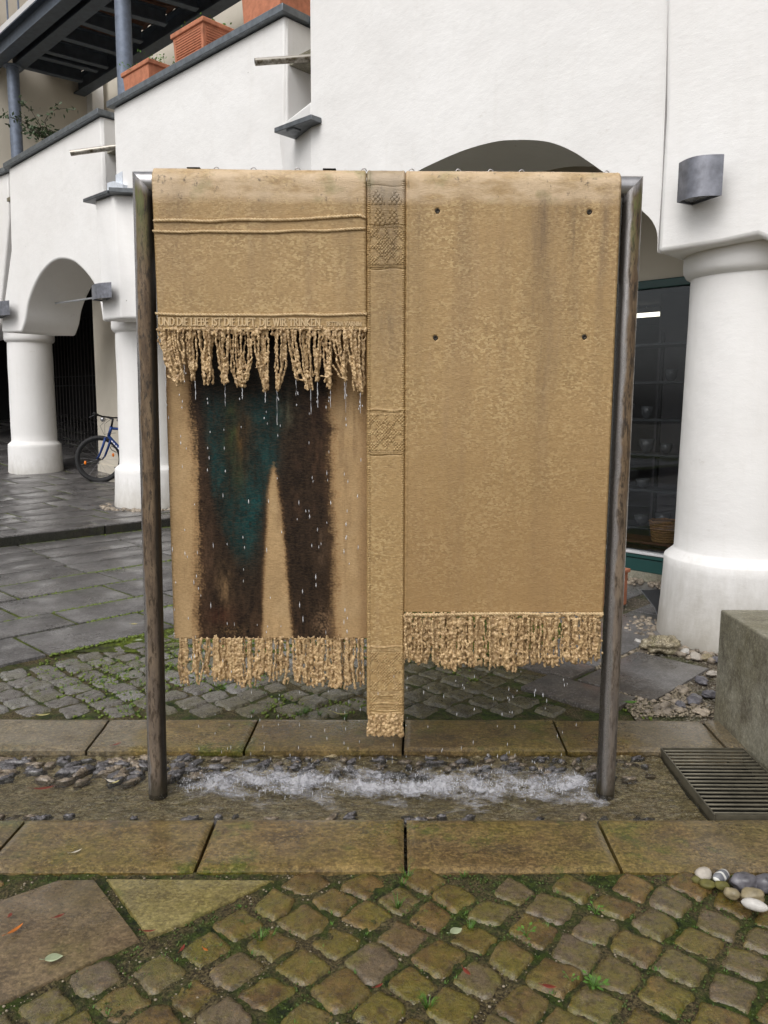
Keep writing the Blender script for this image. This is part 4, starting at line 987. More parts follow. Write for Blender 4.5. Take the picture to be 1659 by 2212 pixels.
# channel bed: mortar with rounded stones, dipping in the middle
XC1 = 1.295
nx, ny = 1100, 150; X, Y = np.meshgrid(np.linspace(-3.2, XC1, nx), np.linspace(0, 1, ny))
Yw = YB1-.005+(YF0-YB1+.01)*Y
Zc = -.038-.014*np.sin(math.pi*Y)+.008*fbm(np.stack([X*9, Yw*12, X*0], -1), 3, 5)+.0035*np.abs(fbm(np.stack([X*34, Yw*60, X*0], -1), 3, 6))
Zc = Zc+.010*sstep(.55, .8, Y)*np.abs(vnoise(np.stack([X*24+Yw*14, Yw*40, X*0], -1), 12))
Yw2 = Yw+X*TILT
m = MB(); m.grid(np.stack([X, Yw2, Zc], -1).reshape(-1, 3), nx, ny)
M['bed'] = m_slab('brown_mortar_bed', (.36, .265, .15), (.58, .47, .31), .35, .9, (.32, .25, .10), 2.0)
tag(m.build('channel_bed', M['bed'], smooth=True), kind='structure')
m = MB(); m2 = MB()
for k in range(430):
    x = -2.6+3.85*RN.rand(); back = RN.rand() < .82
    y = (3.28+.235*RN.rand()**.8) if back else (2.925+.07*RN.rand())
    if not back and RN.rand() < .35: continue
    r = np.array([.016+.026*RN.rand(), .009+.010*RN.rand(), .010+.009*RN.rand()])
    if back and x < -.75: r = r*1.25
    (m if RN.rand() < .6 else m2).blob((x, y+x*TILT, -.039+.003*RN.randn()), r, k, .45, 12, 8, rot=RN.rand()*1.4-.2, freq=3.2)
M['peb_dark'] = m_slab('wet_dark_pebble', (.060, .055, .056), (.15, .14, .145), 0, .9, None, 3)
M['peb_brown'] = m_slab('wet_brown_pebble', (.12, .088, .058), (.25, .20, .145), 0, .9, None, 3)
tag(m.build('channel_stones', M['peb_dark'], smooth=True), kind='structure'); tag(m2.build('channel_stones', M['peb_brown'], smooth=True), kind='structure')
# water film
nx, ny = 900, 130; X, Y = np.meshgrid(np.linspace(-3.1, XC1, nx), np.linspace(0, 1, ny)); Yw = YB1+.002+(YF0-YB1-.004)*Y
act = sstep(-1.4, -.8, X)
Zw = -.0275+(.0016+.0050*act)*fbm(np.stack([X*16, Yw*34, X*0], -1), 4, 8)
m = MB(); m.grid(np.stack([X, Yw+X*TILT, Zw], -1).reshape(-1, 3), nx, ny); tag(m.build('water', M['water'], smooth=True), kind='structure')

# cobbles
def cobbles(name, mat, region, pitch, ang, fill, hgt=.03, seed=0, n=9, wetfun=None, drop=.0, jag=.06, zb=0.0):
    rs = np.random.RandomState(seed); m = MB(); cols = []
    ca, sa = math.cos(ang), math.sin(ang); e1 = np.array([ca, sa]); e2 = np.array([-sa, ca])
    x0, x1, y0, y1 = region; L = max(x1-x0, y1-y0)*1.2; cx, cy = (x0+x1)/2, (y0+y1)/2; K = int(L/pitch)+1
    g = np.linspace(-1, 1, n); Ug, Vg = np.meshgrid(g, g)
    for i in range(-K, K+1):
        off = rs.rand()*pitch*.16
        for j in range(-K, K+1):
            c = np.array([cx, cy])+e1*(i*pitch+rs.randn()*pitch*jag)+e2*(j*pitch+off+rs.randn()*pitch*jag)
            if not (x0 < c[0] < x1 and y0 < c[1] < y1) or (wetfun and not wetfun(c)) or rs.rand() < drop: 
                rs.rand(12); continue
            hw = pitch*.5*fill*(1+.06*rs.randn()); hh = pitch*.5*fill*(1+.06*rs.randn()); a = ang+rs.randn()*.07
            a1 = np.array([math.cos(a), math.sin(a)]); a2 = np.array([-a1[1], a1[0]])
            # rounded-square mapping
            q = 9.0; rr = (np.abs(Ug)**q+np.abs(Vg)**q)**(1/q); mx = np.maximum(np.abs(Ug), np.abs(Vg)); k = np.where(rr > 1e-6, mx/np.maximum(rr, 1e-6), 1)
            skew = rs.randn()*.12
            du = Ug*k; dv = Vg*k; du = du+skew*dv*.6
            X_ = c[0]+a1[0]*du*hw+a2[0]*dv*hh; Y_ = c[1]+a1[1]*du*hw+a2[1]*dv*hh
            nz = fbm(np.stack([X_*17, Y_*17, X_*0+seed], -1), 3, 4)
            wob = .055*pitch*np.stack([fbm(np.stack([X_*26, Y_*26, X_*0+5], -1), 3, 1)*1.3, fbm(np.stack([X_*26, Y_*26, X_*0+9], -1), 3, 2)*1.3], -1)
            prof = 1-np.clip(mx, 0, 1)**12
            top = hgt*(.90+.10*(1-mx**2))
            Z_ = zb-.034+(top+.034*.6)*prof**.5+nz*.0065*prof+(du*rs.randn()*.05+dv*rs.randn()*.05)*hgt*2.2+rs.randn()*.0025
            V = np.stack([X_+wob[..., 0], Y_+wob[..., 1], Z_], -1).reshape(-1, 3); m.grid(V, n, n)
            cv = np.array([rs.rand(), rs.rand(), rs.rand()]); cols.append(np.repeat(cv[None], n*n, 0))
    o = m.build(name, M[mat], smooth=True, col=np.concatenate(cols)); return tag(o, kind='structure')
# front slabs let into the cobbles
def wz(pts): return [onz(x, y)[:2] for x, y in pts]
SL1 = wz([(-60, 1962), (125, 1897), (204, 1896), (303, 2026), (8, 2158), (-90, 2205)]); SL2 = wz([(229, 1894), (592, 1897), (398, 1988), (322, 2020)])
m = MB(); slab_mesh(m, SL1, -.004, .05, 0, 0, .008)
m_y = MB(); slab_mesh(m_y, SL2, -.004, .05, 0, 0, .008); o = m_y.build('paving_slabs', M['slab_yellow']); smooth_by_angle(o); tag(o, kind='structure')
o = m.build('paving_slabs', M['slab_olive']); smooth_by_angle(o); tag(o, kind='structure')
def inside(c, poly):
    r = False; n = len(poly)
    for i in range(n):
        a, b = poly[i], poly[(i+1) % n]
        if (a[1] > c[1]) != (b[1] > c[1]) and c[0] < (b[0]-a[0])*(c[1]-a[1])/(b[1]-a[1])+a[0]: r = not r
    return r
def near(c, polys, d=.05):
    return any(inside(c+np.array([dx, dy]), p) for p in polys for dx in (-d, 0, d) for dy in (-d, 0, d))
frt = lambda c: not near(c, [SL1, SL2], .045) and c[1]+c[0]*-TILT < YB0-.035 and not (c[0] > 1.13 and c[1] > 2.43)
cobbles('cobbles', 'cobble_front', (-2.2, 2.2, 1.25, 2.58), .140, R_(50), .94, .008, 3, 14, frt, jag=.035)
bck = lambda c: (c @ E2 < 4.88) and c[1]-c[0]*TILT > YF1+.04 and not (c[0] > 1.30 and c @ E2 < 1.78) and not (c @ E1 > 3.98) and not (c @ E1 > 3.64 and 1.85 < c @ E2 < 2.50)
cobbles('cobbles', 'cobble_back', (-3.6, 1.7, 3.9, 6.4), .160, R_(46.3), .965, .007, 8, 12, bck, jag=.03)
# moss cushions, grass and grit in the joints
def scatter(n, x0, x1, y0, y1, test, rs):
    out = []
    while len(out) < n:
        c = np.array([x0+(x1-x0)*rs.rand(), y0+(y1-y0)*rs.rand()])
        if test is None or test(c): out.append(c)
    return out
rs = np.random.RandomState(5)
front_t = lambda c: not inside(c, SL1) and not inside(c, SL2) and c[1]-c[0]*TILT < YB0-.008
m = MB(); c_ = scatter(6500, -1.5, 1.6, 1.7, 2.57, front_t, rs)
for i, c in enumerate(c_):
    if vnoise(np.array([c[0]*4.5, c[1]*4.5, .3]), 3) < .05: continue
    r = .0020+.0028*rs.rand(); m.blob((c[0], c[1], -.017+.003*rs.rand()), (r, r, r*.9), i, .4, 5, 4)
tag(m.build('moss', M['moss'], smooth=True), kind='stuff')
m = MB(); c_ = scatter(7000, -3.2, 1.4, 3.92, 6.6, lambda c: c @ E2 < 4.9, rs)
for i, c in enumerate(c_):
    if vnoise(np.array([c[0]*2.2, c[1]*2.2, .3]), 3) < -.05+.5*sstep(-1.2, .2, c[0]): continue
    r = .005+.006*rs.rand(); m.blob((c[0], c[1], -.014+.004*rs.rand()), (r, r, r*.8), i, .4, 5, 4)
# moss along the slab joints
for nb in (4.93, 5.49, 5.93, 6.525, 7.09, 9.02):
    for k in range(520):
        s_ = 1.0+4.5*rs.rand(); 
        if vnoise(np.array([s_*2.0, nb*3, 1.0]), 4) < -.15: continue
        q = sn(s_, nb+.010*rs.randn()); r = .005+.006*rs.rand(); m.blob((q[0], q[1], -.006), (r*1.4, r*1.4, r), k, .4, 5, 4)
tag(m.build('moss', M['mossbright'], smooth=True), kind='stuff')
m = MB(); c_ = scatter(3600, -1.5, 1.6, 1.65, 2.57, front_t, rs)
for i, c in enumerate(c_):
    if vnoise(np.array([c[0]*4.5, c[1]*4.5, .3]), 3) > .12: continue
    r = .0014+.0036*rs.rand()**3; m.blob((c[0], c[1], -.015+.002*rs.rand()), (r*1.2, r, r*.8), i, .3, 5, 3)
RSL = [[sn(s0, n0), sn(s1, n0), sn(s1, n1), sn(s0, n1)] for (s0, s1, n0, n1) in ((4.03, 4.77, 1.81, 2.28), (3.70, 4.00, 1.90, 2.45), (4.33, 5.15, 2.32, 2.80), (4.02, 4.30, 2.32, 2.80))]
offs = lambda c: not any(inside(c, p) for p in RSL)
for i, c in enumerate(scatter(1500, 1.30, 1.75, 3.95, 5.3, offs, rs)):
    r = .002+.006*rs.rand()**2; m.blob((c[0], c[1], -.004+.003*rs.rand()), (r*1.2, r, r*.8), i, .3, 6, 4)
M['grit'] = simple('pale_grit', (.24, .20, .14), .6, 0, .5, 55, .3)
tag(m.build('grit', M['grit'], smooth=True), kind='stuff')
m = MB()
def tuft(c, n, h, z=-.012):
    for k in range(n):
        a = rs.rand()*6.28; r = .010*rs.rand(); b = np.array([c[0]+r*math.cos(a), c[1]+r*math.sin(a), z]); l = h*(.5+.7*rs.rand()); d = np.array([math.cos(a)*.55, math.sin(a)*.55, 1.0])
        w_ = np.array([-math.sin(a), math.cos(a), 0])*.0016; m.add([b-w_, b+w_, b+d*l*.6+w_*.7, b+d*l*.6-w_*.7], [(0, 1, 2, 3)]); t_ = b+d*l*.6; m.add([t_-w_*.7, t_+w_*.7, t_+np.array([d[0]*1.6, d[1]*1.6, .4])*l*.4], [(0, 1, 2)])
for (x, y, n, h) in ((1038, 1955, 22, .05), (1128, 2006, 0, 0), (1765-829, 0, 0, 0)):
    if n: tuft(onz(x-180, y+0), n, h)
for (x, y, n, h) in ((563, 2025, 26, .045), (587, 2018, 14, .035), (880, 1893, 20, .05), (870, 1905, 12, .03), (925, 2170, 26, .05), (1280, 2130, 24, .04), (1000, 1888, 14, .03), (745, 1580-30, 26, .05), (660, 1538, 30, .05), (648, 1545, 22, .05), (545, 1538, 14, .03), (690, 1542, 14, .04), (297, 1540, 22, .045), (280, 1528, 12, .04), (530, 1990, 10, .03), (1015, 2000, 16, .03)):
    tuft(onz(x, y), n, h)
for c in scatter(150, -2.6, -.6, 3.98, 5.9, lambda c: c @ E2 < 4.8 and vnoise(np.array([c[0]*2.2, c[1]*2.2, .3]), 3) > .0, rs): tuft(c, 7, .022)
for c in scatter(90, -1.3, 1.4, 1.8, 2.5, front_t, rs): tuft(c, 6, .012)
tag(m.build('grass', M['grass']), kind='stuff')
# weeds with leaves
def weed(x, y, lab, s=1.0, nl=9):
    b = onz(x, y, -.008); t = empty('weed', tuple(b), lab, 'plant', 'small weeds between the cobbles'); m = MB(); st = MB()
    for k in range(nl):
        a = k*2.4; r = (.012+.012*rs.rand())*s; z = .012+.018*rs.rand()*s; c = b+np.array([math.cos(a)*r, math.sin(a)*r, z]); d = np.array([math.cos(a), math.sin(a), .25]); p = np.array([-math.sin(a), math.cos(a), 0]); L = .014*s
        m.add([c, c+d*L*.5+p*L*.34, c+d*L*1.1, c+d*L*.5-p*L*.34], [(0, 1, 2, 3)]); st.tube([b, b+(c-b)*.5+[0, 0, .004], c], .0009, 4)
    m.build('leaf', M['leaf_green'], t); st.build('stem', M['grass'], t)
weed(1137, 2024, 'small green weed in the joint left of the lower right cobbles', 1.0)
weed(1286, 1976, 'leafy green weed between cobbles at the lower right, topmost one', .9, 7)
weed(1286, 2137, 'bright green weed at the very bottom right between cobbles', 1.15, 11)
weed(1232, 2135-10, 'tiny pale green weed just left of the bottom right one', .7, 6)
weed(850, 1545, 'small weed growing at the back kerb under the right fringe', 1.5, 10)

# fallen leaves
def leaf(x, y, L, W, rot, mat, lab, z=.004, curl=.25, gy=None):
    c = onz(x, y, z) if gy is None else gy; n = 9; V = []
    for i in range(n):
        s_ = i/(n-1); wd_ = W*math.sin(math.pi*min(1, s_*1.02))**.8*(1-.25*s_); xx = (s_-.5)*L; zz = curl*L*(2*s_-1)**2*.5
        for k in (-1, 0, 1): V.append([xx, k*wd_/2, zz+abs(k)*wd_*.22])
    V = np.array(V); cz, sz = math.cos(rot), math.sin(rot); V = V @ np.array([[cz, sz, 0], [-sz, cz, 0], [0, 0, 1]])+c+[0, 0, .003]
    m = MB(); m.grid(V, 3, n)
    V2 = np.array([[-L*.5, 0, curl*L*.5], [-L*.72, .002, curl*L*.5+.002]]) @ np.array([[cz, sz, 0], [-sz, cz, 0], [0, 0, 1]])+c+[0, 0, .003]
    m.tube(V2, .0009, 4)
    o = m.build('fallen_leaf', M[mat], smooth=True); s_ = o.modifiers.new('th', 'SOLIDIFY'); s_.thickness = .0006; return tag(o, lab, 'leaf', 'fallen leaves on the paving')
leaf(33, 2012, .060, .016, 1.1, 'leaf_orange', 'orange fallen leaf on the large ochre slab at the lower left')
leaf(128, 1982, .034, .013, .7, 'leaf_red', 'dark red curled leaf on the ochre slab right of the orange leaf')
leaf(22, 1980, .022, .014, 1.6, 'leaf_red', 'small brownish leaf scrap above the orange leaf')
leaf(116, 2075, .052, .040, .3, 'leaf_pale', 'broad pale green leaf at the lower edge of the ochre slab')
leaf(165, 1842, .042, .010, .75, 'leaf_white', 'slim bleached leaf on the front kerb at the left')
leaf(322, 2014, .042, .009, .1, 'leaf_red', 'narrow red leaf beside the second ochre slab')
leaf(444, 2054, .022, .009, -.6, 'leaf_orange', 'tiny orange leaf between the front cobbles left of the middle')
leaf(394, 2052, .034, .012, 1.4, 'leaf_red', 'red leaf lying on a front cobble left of the tiny orange leaf', .012)
leaf(985, 2013+3, .044, .034, .5, 'leaf_pale', 'pale heart-shaped leaf on the front cobbles near the middle', .016)
leaf(1098-90, 2103, .036, .014, -1.0, 'leaf_red', 'dark red leaf at the edge of a cobble below the pale heart-shaped leaf', .012)
leaf(1186, 2135, .040, .016, -.2, 'leaf_red', 'oval red leaf on a cobble at the very bottom of the photo', .014)
leaf(818, 2133, .030, .010, .6, 'leaf_red', 'bright red leaf tip at the bottom right of centre between cobbles', .012)
leaf(92, 1547, .075, .022, .15, 'leaf_yellow', 'pale yellow leaf lying on the back kerb edge at the left')
leaf(252, 1610, .050, .014, .9, 'leaf_red', 'rust red leaf on the back kerb left of the left pole')
leaf(95, 1706, .090, .020, .3, 'leaf_red', 'long dark red leaf in the channel at the left', -.02)
leaf(240, 1690, .052, .020, -.4, 'leaf_white', 'pinkish pale leaf in the channel beside the left pole', -.015)
leaf(250, 1692, .040, .012, .9, 'leaf_yellow', 'curled yellowish leaf leaning on the pinkish leaf in the channel', -.008)
leaf(1362, 1520, .075, .036, .1, 'leaf_green', 'fresh green leaf on the wet cobbles right of the right pole', .02)
leaf(290, 1350, .05, .03, .1, 'leaf_yellow', 'small yellowish leaf on the mossy cobbles left of the left pole', .02)
leaf(300, 1385, .05, .04, .5, 'leaf_pale', 'pale green leaf on mossy cobbles close to the left pole', .02)
leaf(1080, 1552-1, .09, .012, -.3, 'leaf_yellow', 'slim straw-coloured leaf at the back kerb under the painted panel', .02, gy=onz(735, 1544, .02))

# big pebbles at the right end of the front kerb
def pebble(x, y, r, rot, mat, lab, z=.012, seed=0, rough=.18):
    c = onz(x, y, z); m = MB(); m.blob(c, r, seed, rough, 22, 14, rot, 1.6); o = m.build('pebble', M[mat], smooth=True); return tag(o, lab, 'stone', 'round pebbles beside the front kerb')
M['st_white'] = simple('white_pebble', (.52, .50, .47), .45, 0, .22, 30, .6, .004); M['st_tan'] = simple('tan_pebble', (.26, .215, .13), .45, 0, .45, 26, .6, .004)
M['st_grey'] = simple('bluish_grey_pebble', (.13, .125, .14), .35, 0, .55, 22, .6, .004); M['st_moss'] = simple('mossy_pebble', (.115, .105, .025), .7, 0, .4, 25, .5, .006); M['st_pale'] = simple('pale_rough_pebble', (.42, .38, .33), .6, 0, .2, 22, .4, .005)
def m_stripe():
    q = NB('striped_pebble'); co = q.coord(rot=(0, 0, 2.0)); wv = q.n('ShaderNodeTexWave'); wv.inputs['Scale'].default_value = 14; wv.inputs['Distortion'].default_value = 1.5; q.l(co, wv.inputs['Vector'])
    return q.fin(q.ramp(wv.outputs['Fac'], [(.72, (.15, .155, .17)), (.82, (.62, .62, .58))]), .45)
M['st_stripe'] = m_stripe()
pebble(1519, 1888, (0.026, 0.024, 0.023), .2, 'st_pale', 'pale rough pebble at the left end of the pebble group', .022, 1, .25)
pebble(1558, 1892, (0.038, 0.019, 0.019), .6, 'st_stripe', 'dark pebble with white stripes beside the kerb', .024, 2, .12)
pebble(1607, 1905, (0.049, 0.035, 0.026), .1, 'st_grey', 'large bluish grey pebble behind the white ones', .020, 3, .32)
pebble(1652, 1908, (0.035, 0.032, 0.030), .2, 'st_grey', 'grey pebble cut by the right edge of the photo', .020, 4, .15)
pebble(1626, 1934, (0.037, 0.029, 0.023), -.2, 'st_tan', 'blocky tan pebble above the white pebble', .026, 5, .30)
pebble(1630, 1955, (0.040, 0.019, 0.018), -.5, 'st_white', 'smooth white oval pebble nearest to the camera', .034, 6, .06)
pebble(1560, 1914, (0.023, 0.017, 0.016), -.3, 'st_moss', 'small olive mossy pebble below the striped pebble', .014, 7)
pebble(1582, 1930, (0.026, 0.019, 0.018), -.5, 'st_tan', 'greyish tan pebble left of the blocky tan one', .014, 8)
pebble(1528, 1910, (0.026, 0.021, 0.014), -.2, 'st_moss', 'mossy green pebble under the pale rough pebble', .010, 9)
pebble(1508, 1900, (0.021, 0.016, 0.014), .2, 'st_moss', 'small mossy pebble leftmost of the group', .008, 10)
pebble(1700, 1935, (0.044, 0.035, 0.026), .2, 'st_grey', 'dark grey pebble just outside the right edge', .010, 12)
def rock(x, y, r, rot, mat, lab, z, seed, rough=.3):
    c = onz(x, y, z); m = MB(); m.blob(c, r, seed, rough, 26, 16, rot, 2.4); o = m.build('rock', M[mat], smooth=True); tag(o, lab, 'stone', 'stones around the right column foot'); return o
M['st_rock'] = m_slab('rough_yellow_rock', (.26, .21, .13), (.45, .40, .30), .6, .2, (.22, .18, .09), 4)
rock(1428, 1392, (.125, .075, .055), .1, 'st_rock', 'rough yellowish rock at the foot of the right column', .045, 21, .40)
k = 0
for (x, y, r, mt, lab) in ((1392, 1375+20, .035, 'st_tan', 'tan pebble left of the rough yellowish rock'), (1378, 1385, .026, 'st_white', 'bluish white pebble left of the rock at the column foot'), (1480, 1408, .035, 'st_white', 'whitish pebble right of the rough rock'), (1503, 1418, .045, 'st_pale', 'pale pebble under the right column front'), (1525, 1420, .04, 'st_tan', 'tan pebble right of the column front'), (1545, 1425, .035, 'st_grey', 'grey pebble touching the concrete block corner'), (1540, 1455, .032, 'st_pale', 'pinkish pale pebble at the slab tip beside the concrete block'), (1515, 1470, .042, 'st_grey', 'slate blue pebble on the gravel by the slab edge'), (1470, 1532-10, .03, 'st_grey', 'dark flat pebble near the back kerb end'), (1500, 1512, .05, 'st_grey', 'flat brownish pebble in the middle of the gravel patch'), (1535, 1500, .04, 'st_grey', 'bluish pebble on the gravel near the concrete block')):
    rock(x, y, (r*1.2, r*.8, r*.55), rs.rand()*2, mt, lab, .006, 30+k, .25); k += 1
m = MB()
for i in range(230):
    a = math.pi*(.72+.9*rs.rand()); rr = .50+.20*rs.rand()**1.3; x = 2.42+rr*math.cos(a); y = 5.40+rr*math.sin(a); r = .006+.02*rs.rand()**1.5
    if not offs(np.array([x, y])): continue
    m.blob((x, y, .002), (r*1.2, r, r*.8), i, .3, 8, 6, rs.rand()*3)
for i in range(240):
    a = rs.rand()*6.28; rr = .50+.16*rs.rand(); x = -3.36+rr*math.cos(a); y = 11.32+rr*math.sin(a); r = .012+.03*rs.rand()**1.5; m.blob((x, y, .125), (r*1.2, r, r*.8), i, .3, 8, 6, rs.rand()*3)
for i in range(300):
    s_ = -.6+2.4*rs.rand(); q = np.array([BW[0], BW[1]])+U2*s_-NI[:2]*(.03+.22*rs.rand()); r = .008+.022*rs.rand()**1.3; m.blob((q[0], q[1], .010), (r*1.2, r, r*.8), i, .3, 8, 6, rs.rand()*3)
for i in range(300):
    x = 1.36+.36*rs.rand(); y = 3.96+1.1*rs.rand(); r = .005+.022*rs.rand()**2
    if not offs(np.array([x, y])): continue
    m.blob((x, y, .000), (r*1.3, r, r*.6), i, .3, 8, 6, rs.rand()*3)
M['st_mix'] = simple('mixed_gravel_stones', (.24, .20, .155), .55, 0, .7, 13, .3)
tag(m.build('gravel', M['st_mix'], smooth=True), kind='stuff')

# concrete block (trough side) at the right
tb = MB(); X0, X1, Y0, Y1, ZT = 1.712, 2.75, .9, 3.955, .568
tb.box(((X0+X1)/2, (Y0+Y1)/2, ZT/2-.03), (X1-X0, Y1-Y0, ZT+.06)); o = tb.build('concrete_trough', M['concrete'], bevel=.010, seg=3); tag(o, 'large weathered concrete block with green algae beside the drain grate', 'trough')
# drain grate
gx0, gx1, gy0, gy1 = 1.305, 1.690, 2.945, 3.560
gr = empty('drain_grate', ((gx0+gx1)/2, (gy0+gy1)/2, -.03), 'steel drain grate with parallel bars beside the concrete block', 'grate')
gz = .004
for nm, a, b in (('frame', (gx0, gy0), (gx0, gy1)), ('frame', (gx1, gy0), (gx1, gy1)), ('frame', (gx0+.004, gy0), (gx1-.004, gy0)), ('frame', (gx0+.004, gy1), (gx1-.004, gy1))):
    b_ = MB(); b_.beam(np.array([a[0], a[1]+a[0]*TILT*0, gz-.030]), np.array([b[0], b[1], gz-.030]), .006, .060); b_.build(nm, M['grate'] if 'grate' in M else M['silver'], gr)
M['bar'] = simple('wet_steel_bar', (.22, .20, .15), .38, .6, .3, 14, .15)
for k in range(18):
    y = gy0+.024+(gy1-gy0-.048)*k/17
    b_ = MB(); b_.box(((gx0+gx1)/2, y, gz-.006), (gx1-gx0-.008, .0080, .007)); b_.build('bar', M['bar'], gr, bevel=.001)
b_ = MB(); b_.box(((gx0+gx1)/2, (gy0+gy1)/2, -.085), (gx1-gx0+.02, gy1-gy0, .01)); b_.build('pit', M['pit'], gr)

# ------------------------------------------------------------------ bicycle
def bike(name, loc, rz, lean, mats, lab, steer=.0, scale=1.0, full=True):
    t = empty(name, loc, lab, 'bicycle')
    frame, tyre_m, rim_m = mats
    c_, s_ = math.cos(rz), math.sin(rz); cl, sl_ = math.cos(lean), math.sin(lean)
    def W(p):
        p = np.atleast_2d(np.array(p, float))*scale; x, y, z = p[:, 0], p[:, 1]*cl+p[:, 2]*sl_, p[:, 2]*cl-p[:, 1]*sl_
        return np.stack([x*c_-y*s_, x*s_+y*c_, z], 1)+np.array(loc)
    Rw = .335; fx = 0.0; bx = 1.06
    def wheel(cx, steer, nm):
        n = 48; a = np.arange(n+1)*2*math.pi/n; cs, sn_ = math.cos(steer), math.sin(steer)
        def P(r, off=0.0, aa=a): return W(np.stack([cx+r*np.cos(aa)*cs-off*sn_, r*np.cos(aa)*sn_+off*cs, Rw+r*np.sin(aa)], 1))
        b = MB(); b.tube(P(Rw-.030), .031*scale, 8, False); wh = b.build('wheel', M[tyre_m], t, smooth=True)
        b = MB(); b.tube(P(Rw-.058), .013*scale, 6, False); b.build('rim', M[rim_m], wh, smooth=True)
        for k in range(18):
            aa = 2*math.pi*k/18; b = MB(); b.tube(np.concatenate([P(.02, .02*(-1)**k, np.array([aa+.5*(-1)**(k//2)])), P(Rw-.06, 0, np.array([aa]))]), .0014*scale, 4); b.build('spoke', M['chrome'], wh)
        b = MB(); b.tube(np.concatenate([P(0, -.05, np.array([0.])), P(0, .05, np.array([0.]))]), .02*scale, 8); b.build('hub', M['blackmetal'], wh)
        for aa in ((.35, 3.45) if full else ()):
            q = P(Rw-.135, -.004, np.array([aa]))[0]; b = MB(); b.blob(q, (.022, .014, .034), 2, .05, 10, 8); b.build('reflector', M['orange'], wh, smooth=True)
        return wh
    wheel(fx, steer, 'front'); wheel(bx, 0, 'rear')
    HT, HB = (.20, 0, .80), (.155, 0, .66); BB = (.62, 0, .29); ST = (.50, 0, .76)
    b = MB(); b.tube(W([HT, HB]), .022*scale, 10); b.tube(W([HB, BB]), .024*scale, 10); b.tube(W([(.195, 0, .775), ST]), .020*scale, 10); b.tube(W([ST, BB]), .017*scale, 10)
    for y in (-.05, .05): b.tube(W([ST, (bx, y, Rw)]), .010*scale, 8); b.tube(W([BB, (bx, y, Rw)]), .012*scale, 8)
    fr = b.build('frame', M[frame], t, smooth=True)
    b = MB()
    for y in (-.055, .055): b.tube(W([(.15, y, .64), (.10, y, .50), (.045, y, .38), (fx, y, Rw)]), np.array([.018, .017, .014, .010])*scale, 8)
    b.build('fork', M[frame], t, smooth=True)
    b = MB(); b.tube(W([HT, (.22, 0, .90), (.14, 0, .93)]), .016*scale, 8); b.tube(W([(.14, -.30, .95), (.13, -.1, .93), (.13, .1, .93), (.14, .30, .95)]), .012*scale, 8); b.build('handlebar', M['blackmetal'], t, smooth=True)
    for y in (-1, 1):
        b = MB(); b.tube(W([(.14, y*.20, .94), (.17, y*.31, .955)]), .018*scale, 8); b.build('grip', M['black'], t, smooth=True)
        b = MB(); b.tube(W([(.10, y*.22, .94), (.05, y*.27, .90)]), .006*scale, 6); b.build('brake_lever', M['blackmetal'], t)
    b = MB(); b.blob(W([(.04, 0, .90)])[0], (.045, .05, .045), 1, .03, 12, 8); b.build('headlight', M['chrome'], t, smooth=True)
    b = MB(); b.tube(W([ST, (.47, 0, .88)]), .012*scale, 8); b.build('seat_post', M['chrome'], t)
    n = 10; V = []
    for i in range(n):
        s__ = i/(n-1); wd_ = .02+.055*s__**1.6
        for k in range(8):
            a = 2*math.pi*k/8; V.append([.32+.27*s__, wd_*math.cos(a), .905+.018*s__+.022*math.sin(a)*(1-.3*s__)-.02*(1-s__)])
    V = W(V); b = MB(); b.add(V, [(i*8+j, i*8+(j+1) % 8, (i+1)*8+(j+1) % 8, (i+1)*8+j) for i in range(n-1) for j in range(8)]+[tuple(range(8)), tuple(range((n-1)*8, n*8))]); b.build('saddle', M['black'], t, smooth=True)
    b = MB(); a = np.arange(21)*2*math.pi/20; b.tube(W(np.stack([.62+.085*np.cos(a), -.045+0*a, .29+.085*np.sin(a)], 1)), .008, 6, False); b.build('chainring', M['blackmetal'], t)
    for sgn in (-1, 1):
        b = MB(); p1 = (.62-.16*sgn, -.07*sgn, .29-.06*sgn); b.tube(W([(.62, -.05*sgn, .29), p1]), .010, 6); b.box(W([(p1[0], p1[1]-.05*sgn, p1[2])])[0], (.10, .08, .025), rz); b.build('crank', M['blackmetal'], t)
    b = MB(); b.tube(W([(.15, -.03, .90), (.05, -.06, .80), (.10, -.03, .68), (.16, -.02, .70), (.3, -.02, .71)]), .003, 5); b.tube(W([(.15, .03, .90), (.02, .06, .84), (.06, .03, .66), (.10, .02, .60)]), .003, 5); b.build('brake_cable', M['black'], t)
    if full:
        b = MB()
        for k in range(6):
            s__ = .16+.085*k; p = np.array(HB)*(1-s__)+np.array(BB)*s__; q = np.array(HB)*(1-s__-.055)+np.array(BB)*(s__+.055); b.beam(W([p+[0, -.0245, 0]])[0], W([q+[0, -.0245, 0]])[0], .003, .020)
        b.build('lettering', M['whitepaint'], t)
        b = MB(); b.tube(W([(.30, -.03, .50), (.24, -.03, .53), (.22, -.03, .50), (.25, -.03, .47), (.33, -.03, .44)]), .007, 6); b.build('bottle_cage', M['blackmetal'], t)
    return t
wb = onz(213, 1043, zf(-4.8, 13.0))
bike('bicycle', (wb[0], wb[1], wb[2]+.0), R_(-24), R_(6), ('blue', 'black', 'blackmetal'), 'blue mountain bicycle parked behind the pillar left of the fountain', R_(30), 1.22)
wb2 = np.array([FP[0], FP[1], 0])-ub*1.75+NI*.22
bike('bicycle', (wb2[0], wb2[1], fz0-.02), R_(-46), R_(-5), ('silver', 'black', 'silver'), 'silver and red bicycle in the dark behind the iron fence', 0.2, 1.0, False)

